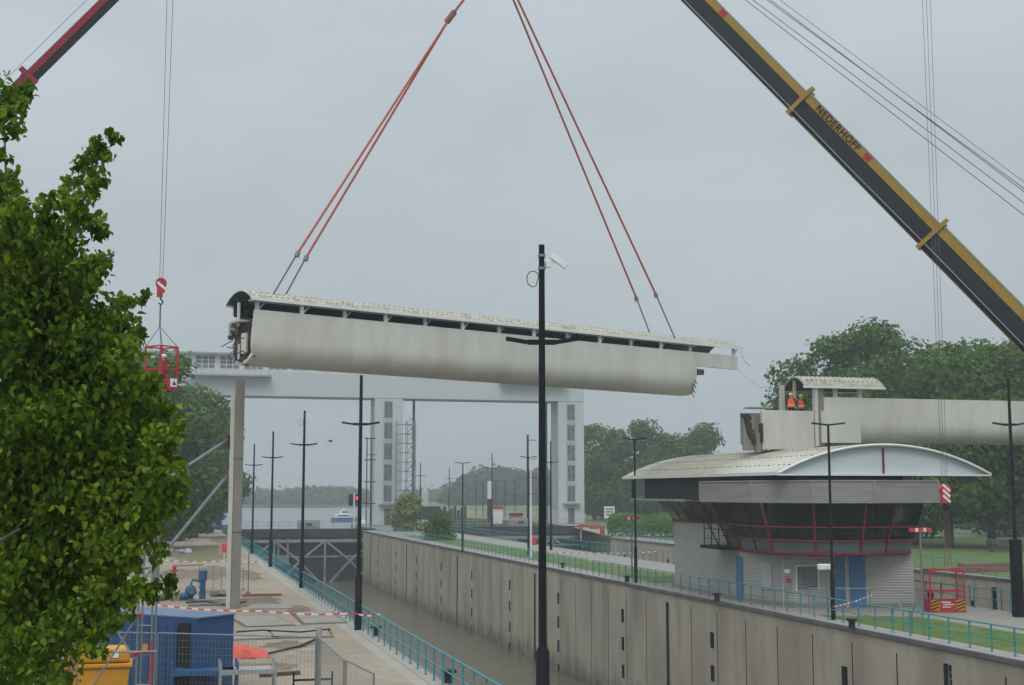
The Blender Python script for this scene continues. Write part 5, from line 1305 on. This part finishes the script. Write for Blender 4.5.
hm_ = h0.lerp(h1_, .52)
heras('long mesh fence panel in front of the blue container and orange tarpaulin', h0, h1_)
heras('mesh fence panel turned towards the camera right of the thick steel post', h1_ + Vector((.06, -.05, 0)), h2_); heras('nearest mesh fence panel at the right end of the row', h2_ + Vector((.05, -.05, 0)), h3_)
hl = G(100, 632, 2.05); hl.z = 0; heras('mesh fence panel at the far left behind the leaves', hl, h0 - Vector((.05, 0, 0)))
b = MB(); b.tube([(0, 0, 0), (0, 0, 2.35)], .09, 8); o = b.build('fence_post', M_grey, None, loc=h1_ + Vector((.1, .12, 0))); tag(o, 'thick grey steel post at the corner of the mesh fence', 'post')
# small blue trestle and pallets behind the fence
for (px, py, w_, m_, lb) in ((205, 672, 2.0, M_pump, 'blue steel trestle frame in front of the blue container'), (248, 671, 1.7, M_grey, 'grey steel frame lying right of the blue container')):
    p = G(px, py, .85); p.z = 0; r_ = thing('steel_trestle', lb, 'trestle', p); b = MB()
    for x in (-w_ / 2, w_ / 2):
        b.bar((x, 0, 0), (x, 0, 1.15), .08, .08, up=(0, 1, 0)); b.bar((x, .8, 0), (x, .8, 1.15), .08, .08, up=(0, 1, 0)); b.bar((x, 0, .8), (x, .8, .8), .08, .1)
    b.build('uprights', m_, r_)
    b = MB()
    for y in (0, .8): b.bar((-w_ / 2, y, .82), (w_ / 2, y, .82), .1, .14)
    b.box((0, .4, .86), (w_ * .9, .7, .06)); b.build('top_frame', m_, r_)
p = G(313, 678, .5); p.z = 0; b = MB(); b.bar((-.65, 0, .45), (.65, 0, .45), .08, .06)
for x in (-.62, .62): b.bar((x, 0, 0), (x, 0, .7), .06, .06, up=(0, 1, 0)); b.bar((x, -.3, .1), (x, .3, .1), .06, .06)
o = b.build('saw_horse', M_black, None, loc=p); tag(o, 'low dark metal stand at the bottom of the picture behind the fence', 'stand')
# orange tarp heap
p = G(248, 657); b = MB(); nx, ny = 12, 9; rr = random.Random(2); base = 0
for i in range(nx + 1):
    for j in range(ny + 1):
        u, v = i / nx * 2 - 1, j / ny * 2 - 1; e = max(0, 1 - (abs(u) ** 2.4 + abs(v) ** 2.4)); b.v.append((u * .85, v * .6, .42 * e ** .45 * (1 - .45 * u) + rr.uniform(-.03, .05)))
for i in range(nx):
    for j in range(ny): a = i * (ny + 1) + j; b.f.append((a, a + 1, a + ny + 2, a + ny + 1)); b.m.append(0)
o = b.build('tarpaulin_heap', M_tarp, None, True, loc=p); tag(o, 'orange red tarpaulin heap on the quay behind the fence', 'tarpaulin')
# barrier tapes
def tape(lb, pts, sag=.12, seg=None):
    p0 = pts[0]; b = MB()
    for a, c in zip(pts[:-1], pts[1:]):
        ln = (c - a).length; n = max(6, int(ln / .36))
        for i in range(n):
            t0_, t1_ = i / n, (i + 1) / n; q0_ = a.lerp(c, t0_) - Vector((0, 0, sag * 4 * t0_ * (1 - t0_))); q1_ = a.lerp(c, t1_) - Vector((0, 0, sag * 4 * t1_ * (1 - t1_)))
            b.bar(q0_ - p0, q1_ - p0, .012, .065, m=i % 2)
    o = b.build('barrier_tape', [M_bred, M_wht], None, loc=p0); tag(o, lb, 'barrier tape', 'red and white barrier tapes')
tape('red and white tape stretched across the quay from the container to the second mast', [G(150, 604, 1.1), G(262, 611, 1.05), G(355, 613, 1.1), G(380, 614, 1.1)], .1)
tape('red and white tape across the quay farther back, passing behind the concrete post', [G(160, 560, 1.0), G(225, 561, .9), G(262, 561, 1.0)], .1)
tape('short red and white tape slanting in front of the blue doors', [G(833, 607, 1.1), G(872, 595, 1.15)], .05)
tape('faint red and white tape along the island left of the control building', [G(555, 552, 1.0), G(600, 553, 1.0), G(660, 551, 1.0)], .1)
# metal crowd barrier before doors
p = G(850, 613); r_ = thing('site_barrier', 'thin grey barrier frame in front of the blue doors', 'barrier', p, -.24); b = MB()
for x in (-2.2, 0.0, 1.1): b.tube([(x, 0, 0), (x, 0, 1.3)], .03, 6)
b.tube([(-2.2, 0, 1.3), (1.1, 0, 1.3)], .03, 6); b.tube([(1.1, 0, 1.3), (4.0, .6, .95)], .025, 6); b.tube([(4.0, .6, 0), (4.0, .6, .95)], .03, 6); b.build('frame', M_galv, r_)
# blue pump
p = G(198, 600); r_ = thing('pump', 'blue valve pump standing on the quay left of the concrete post', 'pump', p, .1)
b = MB(); b.tube([(.25, 0, .5), (.25, 0, 1.1), (.25, 0, 1.15), (.25, 0, 1.75)], [.16, .16, .26, .26], 12); b.box((.25, 0, .25), (.35, .35, .5)); b.build('motor', M_pump, r_, True)
b = MB(); b.sphere((-.45, 0, .55), .38, 12, sc=(.9, .7, 1)); b.tube([(-.3, 0, .3), (-.9, 0, .25), (-1.6, 0, .2)], .2, 10); b.tube([(-.45, 0, .9), (-.35, 0, 1.2), (.1, 0, 1.1)], .07, 8); b.build('pump_casing', M_pump, r_, True)
b = MB(); b.tube([(-.45, -.3, .6), (-.45, -.45, .6)], .22, 14); b.build('flange', M_bluel, r_)
# dark red hydrant
p = G(174, 580); b = MB(); b.tube([(0, 0, 0), (0, 0, .8), (0, 0, .95), (0, 0, 1.1)], [.14, .12, .18, .08], 10); b.tube([(-.3, 0, .7), (.3, 0, .7)], .08, 8); o = b.build('hydrant', M_red, None, True, loc=p); tag(o, 'dark red hydrant on the sandy ground left of the blue pump', 'hydrant')
# thin stakes with dark pole
p = G(248, 594); b = MB(); b.tube([(0, 0, 0), (0, 0, 2.7)], .035, 6); b.tube([(0, 0, 0), (.0, .0, .12)], .15, 8); o = b.build('stake', M_rust, None, loc=p); tag(o, 'thin rusty stake on a foot right of the concrete post', 'stake')
for i, (px, py) in enumerate(((205, 592), (213, 590), (221, 593), (243, 590), (199, 588))):
    p = G(px, py); b = MB(); b.tube([(0, 0, 0), (0, 0, 1.5)], .025, 5); b.tube([(0, 0, 0), (0, 0, .1)], .1, 6); o = b.build('stake', M_galv, None, loc=p); tag(o, 'thin grey stake around the excavation beside the concrete post', 'stake', 'thin grey stakes around the excavation')
for i, (px, py, w_, l_, m_, lb) in enumerate(((262, 596, .5, 2.4, M_rust, 'rusty plank lying on the quay right of the concrete post'), (208, 606, .3, 2.2, M_galv, 'short steel beam lying left of the concrete post'), (280, 676, .25, 1.5, M_bark, 'timber batten lying on the quay behind the mesh fence'), (190, 566, .4, 2.6, M_conc, 'concrete kerb piece lying on the sandy ground'))):
    p = G(px, py); b = MB(); b.box((0, 0, .07), (l_, w_ * .5, .14), .15 * i); o = b.build('beam' if i == 1 else 'plank', m_, None, loc=p, bevel=.01); tag(o, lb, 'plank' if i != 1 else 'steel beam')
# rubble heaps
for (px, py, r0_, m_, lb) in ((180, 553, 1.1, M_sack, 'heap of pale bags by the grass patch on the left quay'), (170, 600, .9, M_sand, 'low heap of sandy rubble behind the blue container'), (222, 597, .6, M_slab, 'small pile of broken slabs left of the concrete post')):
    p = G(px, py); b = MB()
    for k in range(16): b.box((rs.uniform(-1, 1) * r0_, rs.uniform(-1, 1) * r0_ * .7, rs.uniform(.02, .3)), (rs.uniform(.2, .6), rs.uniform(.2, .6), rs.uniform(.15, .4)), rs.uniform(0, 3))
    o = b.build('rubble_heap', m_, None, loc=p, bevel=.05); tag(o, lb, 'rubble')
for i, (pts, lb) in enumerate((([(175, 640), (215, 652), (262, 657), (300, 648), (318, 640)], 'black hose curving over the quay behind the mesh fence'), ([(236, 634), (262, 632), (300, 634), (330, 631)], 'thin dark cable lying across the quay slabs'), ([(186, 604), (206, 603), (224, 606), (246, 603)], 'dark hose lying by the foot of the concrete post'))):
    q = [G(*a_) + Vector((0, 0, .08)) for a_ in pts]; b = MB(); b.tube([v - q[0] for v in q], .045, 6); o = b.build('hose', M_black, None, True, loc=q[0]); tag(o, lb, 'hose')
# white hut and blue aerial platform in the background
p = G(203, 529); p = Vector((p.x, p.y, 0)); r_ = thing('site_hut', 'small white hut under the left quay trees', 'hut', p); b = MB(); b.box((0, 1.2, 1.7), (2.6, 2.4, 3.4)); b.build('wall', M_white, r_); b = MB(); b.box((0, 1.2, 3.46), (2.9, 2.7, .12)); b.build('roof', M_grey, r_); b = MB(); b.box((.5, -.02, 1.1), (.9, .05, 2.1)); b.build('door', M_tower2, r_)
p = G(218, 533); r_ = thing('aerial_platform', 'blue aerial work platform parked at the far end of the left quay', 'work platform', (p.x, p.y, 0)); b = MB(); b.box((0, 0, .9), (3.0, 1.6, .7)); b.build('chassis', M_pump, r_, bevel=.08)
for x in (-1.1, 1.1):
    b = MB(); b.tube([(x, -.85, .45), (x, -.6, .45)], .45, 12); b.build('wheel', M_black, r_)
b = MB(); b.bar((-1.2, 0, 1.3), (1.0, 0, 2.3), .25, .3); b.bar((1.0, 0, 2.3), (.2, 0, 3.3), .2, .25); b.build('boom', M_pump, r_); b = MB(); b.box((.1, 0, 3.4), (1.0, .8, .7)); b.build('basket', M_pump, r_)
# bird
p = W(330.5, 441, 120); b = MB(); b.sphere((0, 0, 0), .09, 8, sc=(2.4, 1, 1)); b.face([(-.1, 0, .05), (.1, 0, .05), (.05, .1, .12), (-.0, .42, .05)]); b.face([(-.1, 0, .05), (.1, 0, .05), (.05, -.1, .12), (-.0, -.42, .05)]); b.bar((-.2, 0, 0), (-.35, 0, 0), .08, .02); o = b.build('bird', M_crane, None, loc=p); tag(o, 'small dark bird flying above the lock gate', 'bird')

# ------------------------------------------------------------ foreground lime tree
clumps = [(18, 97, 12), (3, 98, 20), (27, 92, 7), (8, 115, 17), (2, 155, 7), (8, 178, 12), (3, 200, 20),
 (114, 137, 6), (104, 150, 11), (92, 168, 15), (97, 188, 12), (76, 188, 13), (60, 203, 14), (86, 212, 17), (99, 232, 8), (62, 240, 26), (20, 225, 26), (0, 260, 40), (88, 262, 16),
 (50, 288, 40), (0, 320, 50), (92, 305, 22), (126, 303, 12), (146, 299, 5), (120, 330, 18), (139, 336, 7), (90, 345, 32), (40, 370, 50), (122, 372, 24), (150, 388, 15), (138, 418, 28), (162, 408, 10), (160, 440, 20), (172, 462, 12),
 (163, 482, 18), (176, 500, 10), (150, 515, 23), (166, 584, 8), (150, 592, 10), (138, 590, 13), (120, 555, 28), (100, 480, 45), (60, 450, 55), (20, 430, 60), (100, 606, 22), (118, 596, 15), (60, 560, 55), (15, 600, 60), (25, 660, 38), (78, 622, 22), (92, 640, 14), (108, 628, 10), (10, 500, 60), (30, 250, 30), (60, 300, 40), (110, 350, 30), (70, 400, 50), (120, 450, 38), (140, 480, 28), (90, 520, 50), (60, 500, 60), (130, 535, 26), (30, 330, 55)]
rnd = np.random.default_rng(21); LC_, LN_, LS_, LT_ = [], [], [], []
anchors = []
for (px, py, r) in clumps:
    Zc = 11.6 + rnd.uniform(-.5, .5) + max(0, (r - 20)) * .012; cen = np.array(W(px, py, Zc)); rr = r * Zc / 1308 * 1.0
    anchors.append((Vector(cen), rr)); n = int(36 + r * r * .62)
    # sub-sprays
    k = max(3, int(r / 2.2)); sub = cen + rnd.normal(size=(k, 3)) * rr * .55
    idx = rnd.integers(0, k, n); P = sub[idx] + rnd.normal(size=(n, 3)) * np.array([.26, .36, .26]) * (rr * .75 + .045)
    dd_ = np.linalg.norm(P - cen, axis=1); P = P[dd_ < rr * 1.45 + .03]; n = len(P)
    N = rnd.normal(size=(n, 3)) * .75; N[:, 2] += .5; N[:, 1] -= .7; N /= np.linalg.norm(N, axis=1)[:, None]
    LC_.append(P); LN_.append(N); LS_.append(rnd.uniform(.035, .08, n)); LT_.append(np.clip(rnd.uniform(.3, .6) + rnd.normal(size=n) * .22 + (rnd.random(n) < .08) * .4, 0, 1))
lt = thing('lime_tree', 'leafy lime tree with bright green leaves filling the left foreground', 'tree', (-5.2, 11.2, 0)); lo = Vector(lt.location)
# inner filling layer, deeper in the crown
for (px, py, r) in ((20, 300, 60), (50, 350, 60), (60, 430, 80), (40, 520, 80), (110, 430, 45), (125, 500, 40), (90, 560, 45), (20, 620, 70), (20, 230, 30), (120, 370, 22), (75, 215, 14)):
    cen = np.array(W(px, py, 12.9)); rr = r * 12.9 / 1308; n = int(r * r * .55); P = cen + rnd.normal(size=(n, 3)) * np.array([.5, .5, .5]) * rr
    P = P[np.linalg.norm(P - cen, axis=1) < rr * 1.15]; n = len(P); N = rnd.normal(size=(n, 3)); N[:, 2] += .8; N[:, 1] -= .5; N /= np.linalg.norm(N, axis=1)[:, None]
    LC_.append(P); LN_.append(N); LS_.append(rnd.uniform(.05, .09, n)); LT_.append(rnd.uniform(.2, .7, n))
C_ = np.concatenate(LC_) - np.array(lo)
leaf_mesh('crown', C_, np.concatenate(LS_), np.concatenate(LN_), L_near, lt, np.concatenate(LT_), 'leaf')
b = MB(); b.tube([(0, 0, -.1), (.1, 0, 2.5), (.4, .1, 5), (.7, .2, 7.5), (1.0, .2, 9.5)], [.22, .18, .15, .10, .04], 9)
limbs = [(.6, 6.5, .2), (1.4, 5.6, .0), (2.2, 6.9, .1), (2.6, 7.6, .3), (2.9, 5.4, .2), (1.9, 8.6, .2), (3.1, 6.2, .0)]
nodes = []
for (lx, lz, ly) in limbs:
    e = Vector((lx + 1.0, ly, lz)); st_ = Vector((.4, .1, max(2.2, lz - 2.6)))
    pts = [st_, st_.lerp(e, .4) + Vector((0, 0, -.15)), st_.lerp(e, .75) + Vector((0, 0, .05)), e]
    b.tube(pts, [.09, .055, .03, .012], 6); nodes += [pts[0].lerp(pts[1], .6), pts[1], pts[2], pts[3]]
for path in ([(20, 330), (55, 260), (82, 215), (97, 175), (112, 142)], [(10, 250), (6, 180), (4, 120), (14, 98)], [(60, 350), (105, 318), (140, 300)], [(60, 440), (110, 410), (150, 392)], [(50, 560), (110, 585), (160, 586)], [(60, 520), (120, 508), (172, 500)], [(20, 120), (32, 95)], [(82, 215), (74, 190)], [(97, 175), (88, 160)]):
    q = [W(a, c_, 11.8) - lo for a, c_ in path]; b.tube(q, [.016 - .013 * k / (len(q) - 1) for k in range(len(q))], 5)
b.build('trunk', M_bark, lt, True)
